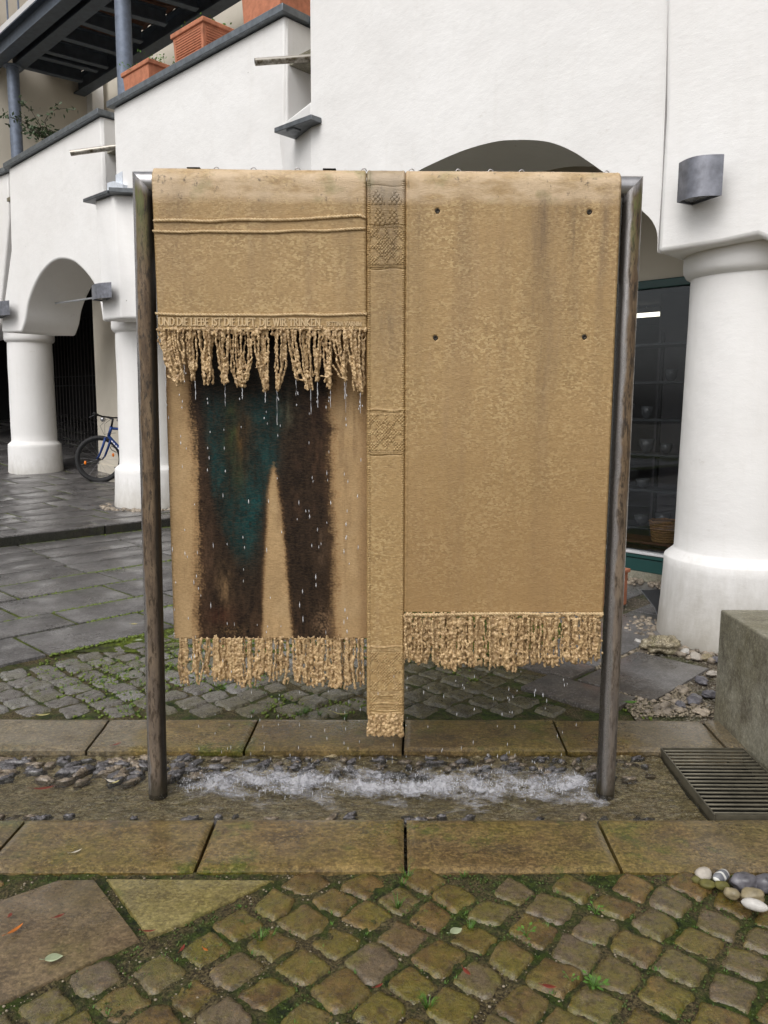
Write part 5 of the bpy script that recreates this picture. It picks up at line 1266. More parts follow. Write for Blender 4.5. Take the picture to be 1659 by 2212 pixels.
# small things near the shop
p = onz(1341, 1309, .02)
m = MB(); c0 = np.array([p[0]-.075, p[1]+.06, 0.01])
m.box(c0+[0, 0, .14], (.20, .20, .27), .78); o = m.build('terracotta_pot', M['terracotta'], bevel=.012)
m = MB(); m.box(c0+[0, 0, .285], (.225, .225, .03), .78); q_o = m.build('rim', M['terracotta'], o, bevel=.006); q_o.location = (0, 0, 0)
tag(o, 'square terracotta pot by the shop window beside the right pole', 'planter')
# bag
bg_ = onz(1432, 1338, .03); m = MB(); V = []
n1, n2 = 22, 22
for j in range(n2):
    for i in range(n1):
        a, b = i/(n1-1)*2-1, j/(n2-1)*2-1; k = (1-abs(a)**2.2)*(1-abs(b)**2.2); pin = 1-.13*(1-abs(a))*abs(b)**2-.13*(1-abs(b))*abs(a)**2
        V.append([a*pin*.24, b*pin*.19, .075*max(k, 0)**.55])
V = np.array(V); V2 = V.copy(); V2[:, 2] = -V2[:, 2]*.8; th_ = .15; Rx = np.array([[1, 0, 0], [0, math.cos(.5), -math.sin(.5)], [0, math.sin(.5), math.cos(.5)]]); V = V @ Rx.T; V2 = V2 @ Rx.T
Rz = np.array([[math.cos(th_), -math.sin(th_), 0], [math.sin(th_), math.cos(th_), 0], [0, 0, 1]]); off_ = bg_+np.array([.150, .06, .085])
m.grid(V @ Rz.T+off_, n1, n2); m.grid(V2 @ Rz.T+off_, n1, n2); cu = empty('cushion', tuple(off_-[0, 0, .05]), 'black cushion with white piping lying behind the right column', 'cushion')
m.build('cover', M['fabric'], cu, smooth=True)
edge = [i for i in range(n1)]+[n1*(j+1)-1 for j in range(1, n2)]+[n1*n2-1-i for i in range(1, n1)]+[n1*(n2-1-j) for j in range(1, n2)]
m = MB(); m.tube((V @ Rz.T+off_)[edge], .0032, 6, False); m.build('piping', M['glassware'], cu, smooth=True)

# ------------------------------------------------------------------ the fountain
FY = 3.185
FU = np.array([1.0, .0135]); FU /= np.linalg.norm(FU); FN = np.array([-FU[1], FU[0], 0.0])   # FN points to the back
FP0 = np.array([0, FY])
fo = empty('fountain', (0, FY, 0), 'bronze cloth-like water fountain hanging on a stained steel frame', 'fountain')
def fp(x, y, off=0.0):
    """photograph unit -> point on the plane parallel to the frame, off metres behind it"""
    return onv(x, y, FP0+FN[:2]*off, FU)
RT = .0385
# frame: two mitred poles and the top bar
tl = fp(309.5, 396); trr = fp(1366, 402); bl_ = fp(341.5, 1719); br_ = fp(1307, 1716)
ztop = (tl[2]+trr[2])/2
tl[2] = trr[2] = ztop; bl_ = onv(341.5, 1719, FP0, FU); br_ = onv(1307, 1716, FP0, FU); bl_[2] = br_[2] = -.055
def polemesh(a, b, sgn):
    n = 64; ang = np.arange(n)*2*math.pi/n; d = (b-a)/np.linalg.norm(b-a); ux = np.array([FU[0], FU[1], 0]); V = []; k = 24
    for i in range(k+1):
        c = b+(a-b)*i/k; ring = c+RT*(np.cos(ang)[:, None]*ux+np.sin(ang)[:, None]*FN)
        if i == k: ring = ring+np.array([0, 0, 1.0])*(-sgn*np.cos(ang)*RT)[:, None]
        V.append(ring)
    m = MB(); m.add(np.concatenate(V), [(i*n+j, i*n+(j+1) % n, (i+1)*n+(j+1) % n, (i+1)*n+j) for i in range(k) for j in range(n)]+[tuple(range(n))[::-1], tuple(k*n+j for j in range(n))])
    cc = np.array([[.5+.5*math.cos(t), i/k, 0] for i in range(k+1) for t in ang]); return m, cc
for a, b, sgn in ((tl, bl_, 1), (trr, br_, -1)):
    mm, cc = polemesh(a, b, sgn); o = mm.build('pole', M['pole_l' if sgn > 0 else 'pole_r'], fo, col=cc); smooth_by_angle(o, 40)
n = 40; ang = np.arange(n)*2*math.pi/n; m = MB(); V = []
for c, sgn in ((tl, 1), (trr, -1)):
    ring = c+RT*(np.cos(ang)[:, None]*np.array([0, 0, 1.0])+np.sin(ang)[:, None]*FN); ring = ring+np.array([FU[0], FU[1], 0])*(-sgn*np.cos(ang)*RT)[:, None]; V.append(ring)
m.add(np.concatenate(V), [(j, (j+1) % n, n+(j+1) % n, n+j) for j in range(n)]+[tuple(range(n))[::-1], tuple(n+j for j in range(n))])
o = m.build('top_bar', M['steel'], fo); smooth_by_angle(o, 40)
RC = .046                                  # cloth radius over the bar
def cloth(name, corners, mat='cloth', nx=60, ny=160, back=.30, wav=.0022, hf=None, off=-RC, thick=.007, hem=True, top=True, colf=None, parent=fo):
    """corners in photograph units: top-left, top-right, bottom-right, bottom-left of the hanging front face"""
    TL, TR, BR, BL = [fp(x, y, off) for x, y in corners]
    if top: TL[2] = TR[2] = ztop
    prof = []
    if top:
        nb = 10
        for i in range(nb): prof.append(('b', back*(1-i/nb)))
        na = 14
        for i in range(na+1): prof.append(('a', math.pi*(1-i/na)))
    for i in range(0 if not top else 1, ny): prof.append(('f', i/(ny-1)))
    u = np.linspace(0, 1, nx); rows_ = []; vv = []
    for kind, t in prof:
        if kind == 'f':
            L = TL+(BL-TL)*t; Rr = TR+(BR-TR)*t; Pn = L[None]+(Rr-L)[None]*u[:, None]; nrm = np.tile(-FN, (nx, 1)); vv.append(t)
        elif kind == 'a':
            P0_ = TL[None]+(TR-TL)[None]*u[:, None]+FN*RC; Pn = P0_-FN*RC*(-math.cos(t))*-1*-1 if False else P0_+(-FN)*(RC*math.cos(t))*1.0+np.array([0, 0, RC*math.sin(t)]); nrm = np.tile(-FN*math.cos(t)+np.array([0, 0, math.sin(t)]), (nx, 1)); vv.append(0)
        else:
            Pn = TL[None]+(TR-TL)[None]*u[:, None]+FN*2*RC-np.array([0, 0, t]); nrm = np.tile(FN, (nx, 1)); vv.append(0)
        rows_.append((Pn, nrm))
    P = np.stack([r[0] for r in rows_]); Nn = np.stack([r[1] for r in rows_]); vv = np.array(vv)
    Uu, Vv = np.meshgrid(u, vv)
    d = wav*fbm(np.stack([P[..., 0]*2.3, P[..., 1]*0, P[..., 2]*2.0], -1), 3, 4)+.0003*vnoise(np.stack([P[..., 0]*60, P[..., 1]*0, P[..., 2]*60], -1), 4)
    W_ = np.linalg.norm(TR-TL)
    if hem:
        e = np.minimum(Uu, 1-Uu)*W_; d = d+.0028*np.exp(-((e-.006)/.004)**2)*(1+.8*np.sin(P[..., 2]*900)); d = d-.010*np.exp(-e/.0035)
    if hf is not None: d = d+hf(Uu, Vv, P)
    P = P+Nn*d[..., None]
    col = None
    V = P.reshape(-1, 3)
    if colf is not None: col = colf(P).reshape(-1, 3)
    m = MB(); m.grid(V, nx, len(prof)); o = m.build(name, M[mat], parent, smooth=True, col=col)
    flip = o.modifiers.new('th', 'SOLIDIFY'); flip.thickness = thick; flip.offset = 1 if False else 0
    return o
# left curtain with ropes and inscription
def hole(cx, cy, r=.008):
    c = fp(cx, cy, -RC); return lambda P: -.010*np.exp(-(((P[..., 0]-c[0])**2+(P[..., 2]-c[2])**2)/r**2)**2)
YL = 711
lc = cloth('curtain', [(328, 392), (790.5, 392), (792, 711), (342, 711)], nx=150, ny=120, back=.25)
def rope(pts, r=.0062, off=-RC-.006, mat='rope', parent=None, seed=0, name='rope'):
    rs_ = np.random.RandomState(seed); P = [fp(x, y, off) for x, y in pts]; L = np.linalg.norm(P[-1]-P[0]); n = int(L/.0035); t = np.linspace(0, 1, n)
    idx = t*(len(P)-1); P = np.array(P); q = np.array([P[int(min(i, len(P)-2))]*(1-(i-int(min(i, len(P)-2))))+P[int(min(i, len(P)-2))+1]*(i-int(min(i, len(P)-2))) for i in idx])
    wv = vnoise(np.stack([q[:, 0]*9, q[:, 0]*0+seed, q[:, 0]*0], -1), seed); q[:, 2] += wv*.004
    m = MB()
    for ph in (0, math.pi):
        a = q[:, 0]*2*math.pi/.024+ph; s_ = q.copy(); s_[:, 2] += np.cos(a)*r*.5; s_ += (-FN)[None]*(np.sin(a)*r*.5)[:, None]; m.tube(s_, r*.62*(1+.12*vnoise(np.stack([q[:, 0]*70, q[:, 0]*0+ph, q[:, 0]*0], -1), 5)), 7)
    return m.build(name, M[mat], parent if parent else fo, smooth=True)
rope([(331.5, 475), (450, 476.5), (520, 474), (610, 474.5), (700, 471.5), (776, 466), (789, 471)], seed=1, parent=lc)
rope([(330.5, 500), (480, 501), (600, 501), (700, 498), (789, 494)], seed=2, parent=lc, r=.0055)
rope([(336.5, 678.5), (500, 680), (640, 681), (792, 680)], seed=3, parent=lc, r=.0058)
rope([(341.5, 709.5), (560, 710), (792, 711)], seed=5, parent=lc, r=.0022)
# the inscription as raised serifed capitals
GL = {'U': (.92, [[(.12, 1), (.12, .3), (.25, .05), (.5, 0), (.72, .08), (.80, .3), (.80, 1)]], [(.12, 1), (.80, 1)]), 'N': (1.0, [[(.15, 0), (.15, 1), (.85, 0), (.85, 1)]], [(.15, 0), (.85, 1), (.13, 1)]),
      'D': (.9, [[(.15, 0), (.15, 1), (.5, .98), (.82, .75), (.85, .5), (.80, .25), (.5, .02), (.15, 0)]], [(.12, 1), (.12, 0)]), 'I': (.38, [[(.2, 0), (.2, 1)]], [(.2, 0), (.2, 1)]),
      'E': (.72, [[(.62, 1), (.15, 1), (.15, 0), (.66, 0)], [(.15, .52), (.52, .52)]], [(.12, 1), (.12, 0)]), 'L': (.68, [[(.15, 1), (.15, 0), (.62, 0), (.65, .12)]], [(.15, 1), (.1, 0)]),
      'B': (.76, [[(.15, 0), (.15, 1), (.5, .98), (.6, .78), (.5, .55), (.15, .53)], [(.5, .55), (.7, .4), (.68, .12), (.5, 0), (.15, 0)]], [(.12, 1), (.12, 0)]), 'S': (.66, [[(.55, .85), (.4, .98), (.2, .93), (.13, .75), (.25, .58), (.48, .45), (.56, .25), (.48, .05), (.25, .0), (.1, .14)]], []),
      'T': (.82, [[(.05, .88), (.07, 1), (.75, 1), (.77, .88)], [(.41, 1), (.41, 0)]], [(.41, 0)]), 'F': (.68, [[(.62, .95), (.62, 1), (.15, 1), (.15, 0)], [(.15, .52), (.5, .52)]], [(.15, 0), (.12, 1)]),
      'W': (1.2, [[(.08, 1), (.33, 0), (.58, .95), (.84, 0), (1.1, 1)]], [(.08, 1), (1.1, 1)]), 'R': (.84, [[(.15, 0), (.15, 1), (.5, .98), (.63, .76), (.5, .52), (.15, .5)], [(.42, .5), (.8, 0)]], [(.15, 0), (.12, 1), (.8, 0)]),
      'K': (.84, [[(.15, 0), (.15, 1)], [(.66, 1), (.15, .48), (.75, 0)]], [(.15, 0), (.15, 1), (.66, 1), (.75, 0)]), 'A': (.9, [[(.06, 0), (.44, 1), (.82, 0)], [(.2, .36), (.68, .36)]], [(.06, 0), (.82, 0)]),
      'V': (.88, [[(.06, 1), (.44, 0), (.82, 1)]], [(.06, 1), (.82, 1)]), 'M': (1.1, [[(.1, 0), (.18, 1), (.55, .1), (.92, 1), (1.0, 0)]], [(.1, 0), (1.0, 0), (.16, 1), (.94, 1)]), '.': (.3, [[(.12, 0), (.12, .08)]], []), ',': (.3, [[(.14, .06), (.08, -.18)]], []), "'": (.3, [[(.12, 1), (.10, .78)]], []), ' ': (.42, [], [])}
M['letter'] = simple('highlit_lettering', (.56, .41, .23), .5, 0, .15, 40, .2)  # paler than the cloth: highlight of the raised letters put into their colour
def write(txt, x0, y0, x1, y1, h, parent, sw=.16, dep=.0035):
    tot = sum(GL[c][0] for c in txt); a = fp(x0, y0, -RC-.003); b = fp(x1, y1, -RC-.003); d = (b-a); L = np.linalg.norm(d); d = d/L; k = L/tot; H_ = h; m = MB(); x = 0
    wst = H_*sw; up_ = np.array([0, 0, 1.0])
    for c in txt:
        adv, st, sf = GL[c]
        for s_ in st:
            for (p, q) in zip(s_[:-1], s_[1:]):
                A = a+d*(x+p[0])*k+up_*p[1]*H_; B = a+d*(x+q[0])*k+up_*q[1]*H_
                if np.linalg.norm(B-A) < 1e-5: continue
                e = (B-A)/np.linalg.norm(B-A); vert = abs(e[2]); m.beam(A-e*wst*.3, B+e*wst*.3, dep+.0008*RN.rand(), wst*(.75+.35*vert), upd=np.cross(e, FN))
        for p in sf:
            A = a+d*(x+p[0])*k+up_*p[1]*H_; m.beam(A-d*H_*.16, A+d*H_*.16, dep-.0004, wst*.5)
        x += adv
    return m.build('inscription', M['letter'], parent)
write('UND DIE LIEBE IST DIE LUFT, DIE WIR TRINKEN.', 343, 702.5, 696, 704, .0275, lc, .16, .0080)
write("BETTINA V'ARNIM", 705, 703.5, 781, 704, .0155, lc, .155, .0065)

# narrow band with woven relief
def relief(Uu, Vv, P):
    a = np.abs(Uu*2-1); zz = P[..., 2]; out = np.zeros_like(a); L = {}
    def zpx(y): return fp(834, y, -RC)[2]
    W_ = .158; dots = lambda s, t, n: (np.sin(s*math.pi*n)*np.sin(t*math.pi*n) > 0).astype(float)
    for (y0, y1, mode) in ((440, 487, 'peak'), (487, 581, 'star'), (886, 983, 'star'), (1398, 1500, 'star'), (1500, 1532, 'check')):
        z1, z0 = zpx(y0), zpx(y1); b = (zz-z0)/(z1-z0); ins = (b > 0) & (b < 1); B = b*2-1; ar = (z1-z0)/W_
        s, t = Uu, (zz-z0)/W_
        ck = dots(s, t, 24)
        rib = (np.sin(t*math.pi*2*30) > 0).astype(float)*.7
        if mode == 'star':
            ab = np.abs(B); star = ((np.abs(a-ab) < .10) | (a < .07) | (ab < .07) | (np.abs(a+ab-.62) < .06)) & (np.maximum(a, ab) < .86)
            corner = ((a+ab) > 1.18); edge = ab > .80
            h = np.where(edge, rib, np.where(corner, ck, np.where(star, ck*.9, .12*rib)))
        elif mode == 'peak':
            h = np.where((np.abs(a-.35) < .08+.25*(1-b)), dots(s, t, 16), rib*.4)*np.where(b < 1-.3*np.abs(np.sin(a*5)), 1, 0)
        else: h = np.where(a+np.abs(B)*.5 > .75, ck, rib)
        out = out+np.where(ins, h*.0030, 0)
    # stepped peaks above the first star
    z1, z0 = zpx(412), zpx(442); b = (zz-z0)/(z1-z0); ins = (b > 0) & (b < 1); pk = (np.floor(a*9)/9); out = out+np.where(ins & (np.abs(pk-.42) < .34*(1-np.floor(b*5)/5)), dots(Uu, zz/W_, 16)*.003, 0)
    for (y, k) in ((581, -1), (486.5, -1), (886, 1), (983, -1), (1397, 1), (1519, 1), (1534, 1), (1541, 1), (402, -.5)):
        zc = zpx(y)+.0025*np.sin(Uu*7+y); out = out+k*.0035*np.exp(-((zz-zc)/.0028)**2)
    return out
band = cloth('woven_band', [(793.5, 392), (875.5, 392), (871.5, 1545), (794, 1545)], mat='cloth_band', nx=150, ny=1150, back=.3, hf=relief, hem=True, wav=.0015)
# right panel
TLp, BRp = fp(877.5, 600, -RC), fp(1323, 900, -RC)
holes = [(945, 456), (1273, 458), (940.5, 730), (1262, 728)]
def hfR(Uu, Vv, P):
    r = 0
    for h_ in holes:
        c = fp(h_[0], h_[1], -RC); rr = np.hypot(P[..., 0]-c[0], P[..., 2]-c[2]); r = r-.008*(rr < .0115)
    return r
pr_ = cloth('curtain', [(877.5, 392), (1342.5, 392), (1303, 1322), (873.5, 1322)], mat='cloth_right', nx=330, ny=520, back=.35, hf=hfR, wav=.003)
def bolt(x, y, parent, r=.010):
    c = fp(x, y, -RC+.002); m = MB(); n = 16; a = np.arange(n)*2*math.pi/n; ux = np.array([FU[0], FU[1], 0]); V = [c+rr*(np.cos(t)*ux+np.sin(t)*Z)-FN*d for rr, d in ((r, 0), (r*.9, .004), (r*.55, .0045), (r*.4, .001)) for t in a]
    m.add(V, [(i*n+j, i*n+(j+1) % n, (i+1)*n+(j+1) % n, (i+1)*n+j) for i in range(3) for j in range(n)]+[tuple(range(3*n, 4*n))]); m.build('bolt', M['boltm'], parent, smooth=True)
M['boltm'] = simple('dark_bolt', (.035, .028, .02), .5, .5, .3, 60, .3)
for h_ in holes: bolt(*h_, pr_)
bolt(834.5, 668.5, band, .007); bolt(830.7, 1259, band, .006)
# dark painted figure on the rear panel
def paintf(P):
    px_ = np.zeros(P.shape[:-1]); py_ = np.zeros_like(px_)
    v = P-CAM; zc = v @ fw; X = 829.5+FPX*(v @ rt)/zc; Y = 1106-FPX*(v @ upv)/zc
    # remember the design in panel units (same numbers as measured on the photograph, fixed to the cloth)
    x = (X-324)/.358; y = (Y-810)/.358
    n1 = fbm(np.stack([x/55, y/90, x*0], -1), 5, 3); n2 = fbm(np.stack([x/22, y/70, x*0+4], -1), 4, 5); n3 = vnoise(np.stack([x/7, y/6, x*0], -1), 8); n4 = fbm(np.stack([x/130, y/200, x*0+9], -1), 4, 15)
    n5 = fbm(np.stack([x/16, y/420, x*0+7], -1), 4, 21); n6 = vnoise(np.stack([x/26, y/3.5, x*0+3], -1), 33); jit = 20*n1+15*n3+16*n5+10*n6
    Lb = np.interp(y, [60, 200, 400, 600, 1000, 1300, 1400, 1580], [235, 245, 262, 280, 282, 295, 282, 292])+jit
    Rb = np.interp(y, [60, 200, 290, 330, 365, 600, 1000, 1300, 1400, 1580], [1118, 1085, 1100, 1120, 1092, 1098, 1115, 1118, 1108, 1125])+jit
    wl_ = np.interp(y, [540, 620, 700, 900, 1200, 1580], [742, 728, 712, 702, 690, 680])+jit*.35; wr_ = np.interp(y, [540, 620, 750, 1000, 1250, 1580], [742, 765, 783, 812, 830, 862])+jit*.35
    dark = sstep(-30, 30, x-Lb)*sstep(-30, 30, Rb-x); wedge = sstep(-12, 14, x-wl_)*sstep(-12, 14, wr_-x)*(y > 520); dark = dark*(1-wedge)
    base = np.array([.415, .278, .140])[None, None]*(1+.16*n1[..., None]+.10*n3[..., None]); base = base*np.array([1, 1, 1])
    lightn = sstep(.05, .5, n4+.3*n1)[..., None]; base = base*(1-.30*lightn)+np.array([.47, .335, .185])*.30*lightn
    vs = sstep(.15, .55, fbm(np.stack([x/28, y/400, x*0+2], -1), 4, 12))[..., None]; base = base*(1-.35*vs)+np.array([.20, .125, .065])*.35*vs
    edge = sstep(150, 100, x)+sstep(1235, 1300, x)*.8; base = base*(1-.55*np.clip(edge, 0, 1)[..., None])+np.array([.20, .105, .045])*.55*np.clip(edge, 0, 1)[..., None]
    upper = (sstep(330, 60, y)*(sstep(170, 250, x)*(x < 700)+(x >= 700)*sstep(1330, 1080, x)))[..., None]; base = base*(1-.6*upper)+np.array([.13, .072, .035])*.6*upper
    dk = np.array([.026, .016, .010])*np.ones_like(base)
    def blend(dk, mask, c): return dk*(1-mask[..., None])+np.array(c)*mask[..., None]
    left = sstep(430, 300, x-20*n1); dk = blend(dk, .7*left*sstep(350, 900, y), (.062, .033, .019))
    cL = np.interp(y, [60, 400, 700, 900, 1100, 1200], [300, 345, 380, 420, 500, 560]); cR = np.interp(y, [60, 300, 500, 700, 900, 1100, 1200], [860, 820, 760, 710, 670, 610, 570])
    teal = sstep(-30, 40, x-cL+25*n1)*sstep(-30, 50, cR-x+25*n1)*sstep(1220, 1000, y); dk = blend(dk, .92*teal, (.006, .026, .024))
    dk = blend(dk, .75*teal*sstep(.0, .6, n4+.1), (.006, .048, .048))
    g = lambda cx, cy, sx, sy: np.exp(-((x-cx)/sx)**2-((y-cy)/sy)**2)
    dk = blend(dk, np.clip(.85*g(555, 360, 50, 190)*(1+n2), 0, 1), (.110, .056, .018)); dk = blend(dk, np.clip(.6*g(490, 330, 40, 220)*(1+n2), 0, 1), (.028, .050, .014)); dk = blend(dk, np.clip(.55*g(540, 610, 40, 120), 0, 1), (.045, .052, .015))
    dk = blend(dk, np.clip(.75*g(600, 850, 70, 220)+.6*g(720, 480, 60, 120), 0, 1), (.006, .062, .062)); dk = blend(dk, np.clip(.75*g(835, 190, 50, 130)*(1+n2), 0, 1), (.085, .082, .052))
    dk = blend(dk, np.clip(.6*g(1030, 200, 60, 120)*(1+n2), 0, 1), (.080, .038, .022)); dk = blend(dk, np.clip(.65*g(1020, 500, 70, 160)*(1+n2), 0, 1), (.070, .036, .020)); dk = blend(dk, np.clip(.6*g(930, 700, 110, 300)*(n1*2), 0, 1), (.075, .040, .024))
    dk = blend(dk, np.clip(.7*g(450, 1290, 45, 120)*(1+1.5*n2), 0, 1), (.18, .11, .055)); dk = blend(dk, np.clip(.6*g(340, 1130, 50, 200)*(1+n2), 0, 1), (.085, .048, .028)); dk = blend(dk, np.clip(.7*g(430, 1450, 80, 60), 0, 1), (.072, .022, .012))
    dk = blend(dk, np.clip(.7*g(1060, 1490, 60, 80)*(1+1.2*n3), 0, 1), (.24, .15, .085)); dk = blend(dk, np.clip(.35*g(490, 1540, 80, 25)*(1+2.0*n3), 0, 1), (.22, .135, .06)); dk = blend(dk, np.clip(.6*g(1040, 1050, 40, 130)*(1+n2), 0, 1), (.10, .062, .038))
    dk = blend(dk, .8*sstep(260, 60, y), (.012, .009, .008))  # top edge darkened further: shade of the front curtain painted into the colour
    eb = np.clip(np.exp(-((x-Lb-12)/38)**2)+np.exp(-((Rb-x-12)/34)**2), 0, 1)*sstep(150, 400, y)*(.55+.5*n5); dk = blend(dk, np.clip(eb, 0, 1), (.085, .046, .024))
    stq = sstep(.1, .5, n5)*.45; dk = blend(dk, stq, (.022, .013, .008)); dk = blend(dk, .45*sstep(1200, 1560, y)*sstep(-.2, .5, n2+n5), (.088, .048, .026))
    dk = dk*.66*(1+.65*n2[..., None]+.40*n3[..., None])
    out = base*(1-dark[..., None])+dk*dark[..., None]
    hal = (np.exp(-((x-Lb+10)/26)**2)+np.exp(-((x-Rb-8)/26)**2)+.8*(np.exp(-((x-wl_)/14)**2)+np.exp(-((x-wr_)/14)**2))*(y > 560))[..., None]*(.25+.25*sstep(0, .5, n3)[..., None])
    out = out*(1-np.clip(hal, 0, .6))+np.array([.28, .15, .062])*np.clip(hal, 0, .6)
    return np.clip(out, .003, .8)
BK = RC
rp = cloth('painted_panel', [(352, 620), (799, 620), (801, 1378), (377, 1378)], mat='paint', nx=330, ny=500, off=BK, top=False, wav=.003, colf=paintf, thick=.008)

# fringes ----------------------------------------------------------------
def fringe(name, strands, off, parent, vox=.0022, lumps=(), disp=.0025, seed=0, mat='fringe'):
    """strands: list of (list of photograph-unit points, radius m, depth offset)"""
    rs_ = np.random.RandomState(seed); m = MB()
    for pts, r, do in strands:
        P = np.array([fp(x, y, off+do) for x, y in pts]); L = np.linalg.norm(P[-1]-P[0]); n = max(6, int(L/.006)); t = np.linspace(0, len(P)-1, n); q = np.array([P[min(int(i), len(P)-2)]*(1-(i-min(int(i), len(P)-2)))+P[min(int(i), len(P)-2)+1]*(i-min(int(i), len(P)-2)) for i in t])
        sd_ = rs_.randint(999); ph = rs_.rand()*6; tw = np.linspace(0, 1, n)
        for k, off2 in ((0, 0), (1, math.pi)):
            a = tw*L/.022*2*math.pi+ph+off2; s_ = q.copy(); amp = r*.55; s_[:, 0] += np.cos(a)*amp+.003*vnoise(np.stack([tw*9, tw*0+sd_, tw*0], -1), 2); s_ += FN[None]*(np.sin(a)*amp)[:, None]
            m.tube(s_, r*.68*(1+.30*vnoise(np.stack([tw*L*90, tw*0+sd_, tw*0+k], -1), 3)), 6)
    for (x, y, r, do) in lumps:
        c = fp(x, y, off+do); r = r*.78; m.blob(c, (r*(.8+.3*rs_.rand()), r*.6, r*(1.1+.9*rs_.rand())), rs_.randint(9999), .5, 8, 6)
    o = m.build(name, M[mat], parent, smooth=True)
    md = o.modifiers.new('r', 'REMESH'); md.mode = 'VOXEL'; md.voxel_size = vox; md.use_smooth_shade = True
    bake(o); V = np.empty(len(o.data.vertices)*3); o.data.vertices.foreach_get('co', V); V = V.reshape(-1, 3)
    N_ = np.empty(len(V)*3); o.data.vertex_normals.foreach_get('vector', N_); N_ = N_.reshape(-1, 3)
    V = V+N_*(disp*(fbm(V*95, 3, seed)))[:, None]; o.data.vertices.foreach_set('co', V.ravel()); o.data.update(); o.data.polygons.foreach_set('use_smooth', [True]*len(o.data.polygons)); return o
def c7(x, y): return (324+.293*x, 648+.293*y)
rs = np.random.RandomState(31); S = []; LU = []
CL = [(80, 190, 232, 640, 7, 60), (60, 110, 118, 490, 3, 25), (200, 260, 250, 480, 3, 14), (262, 345, 322, 600, 6, 28), (362, 470, 425, 632, 8, 70), (478, 585, 548, 630, 8, 55), (590, 760, 678, 650, 10, 90), (762, 872, 848, 688, 8, 36), (925, 1010, 942, 682, 6, 26), (1010, 1060, 1090, 600, 4, 30), (1062, 1190, 1178, 672, 8, 45), (1195, 1262, 1228, 610, 5, 24), (1265, 1340, 1318, 660, 6, 40), (1355, 1400, 1440, 620, 3, 12), (1400, 1462, 1436, 560, 4, 16), (1440, 1590, 1548, 695, 11, 60)]
for (a, b, tx, ty, n_, wd_) in CL:
    for k in range(n_):
        f = (k+.5)/n_; x0 = a+(b-a)*f+rs.randn()*4; te = tx+(f-.5)*wd_*1.1+rs.randn()*6; ye = ty-abs(rs.randn())*35; ym = 215+(ye-215)*.62
        xm = x0+(te-x0)*.40+rs.randn()*7
        S.append(([c7(x0, 218), c7(x0+rs.randn()*3, 300), c7(xm, ym), c7(te, ye)], .0036+.0016*rs.rand(), .012*rs.randn()*.5))
    for k in range(int(8+wd_*.36)):
        f = rs.rand(); yy = ty-15-rs.rand()*min(190, 60+2.2*wd_); sp = wd_*.42*(1-.3*f); LU.append((*c7(tx+rs.randn()*sp*.50-(ty-yy)*(tx-(a+b)/2)/430., yy), .0045+.0045*rs.rand(), .006*rs.randn()))
for k in range(150):
    LU.append((*c7(55+1540*k/149+rs.randn()*3, 214+rs.randn()*6), .0048+.003*rs.rand(), -.003+.004*rs.randn()))
for k in range(70): LU.append((*c7(60+1530*rs.rand(), 235+rs.rand()*25), .005+.003*rs.rand(), .004*rs.randn()))
# connecting loops
for (x0, y0, x1, y1, x2, y2) in ((1350, 480, 1400, 570, 1450, 590), (690, 560, 740, 450, 760, 420), (590, 480, 610, 560, 680, 610), (770, 500, 810, 495, 850, 480), (1055, 500, 1080, 580, 1150, 600), (1260, 560, 1310, 570, 1340, 545), (130, 560, 180, 600, 240, 590)):
    S.append(([c7(x0, y0), c7(x1, y1), c7(x2, y2)], .0042, -.008))
fringe('fringe', S, -RC, lc, lumps=LU, seed=2, disp=.0042)
# lower-left fringe under the painted panel
def c6(x, y): return (324+.358*x, 810+.358*y)
S = []; LU = []; tips = np.array([[175, 1880], [235, 1895], [262, 1800], [305, 1880], [345, 1830], [385, 1850], [440, 1850], [500, 1850], [560, 1890], [640, 1880], [690, 1800], [740, 1870], [770, 1850], [800, 1790], [835, 1880], [880, 1850], [960, 1890], [1040, 1890], [1100, 1890], [1190, 1900], [1290, 1895]])
for k in range(112):
    x0 = 178+(1285-178)*k/111+rs.randn()*4
    if any(abs(x0-g_) < 6 for g_ in (248, 320, 378, 580, 632, 700, 745, 815, 855, 1060, 1150, 1240)): continue
    ye = np.interp(x0, tips[:, 0], tips[:, 1])-abs(rs.randn())*22; xe = x0+rs.randn()*9
    S.append(([c6(x0, 1588), c6(x0+rs.randn()*4, 1660), c6(x0+rs.randn()*7, 1760), c6(xe, ye)], .0046+.0016*rs.rand(), .006*rs.randn()))
    dens = 1.6 if (380 < x0 < 690 or 870 < x0 < 1060) else .7
    for j in range(int(rs.poisson(5*dens))): LU.append((*c6(x0+rs.randn()*7, 1600+(ye-1600)*rs.rand()**.55), .0048+.0035*rs.rand(), .005*rs.randn()))
for k in range(120): LU.append((*c6(175+1115*k/119, 1586+rs.randn()*4), .0045+.002*rs.rand(), .003*rs.randn()))
fringe('fringe', S, BK, rp, lumps=LU, seed=4)
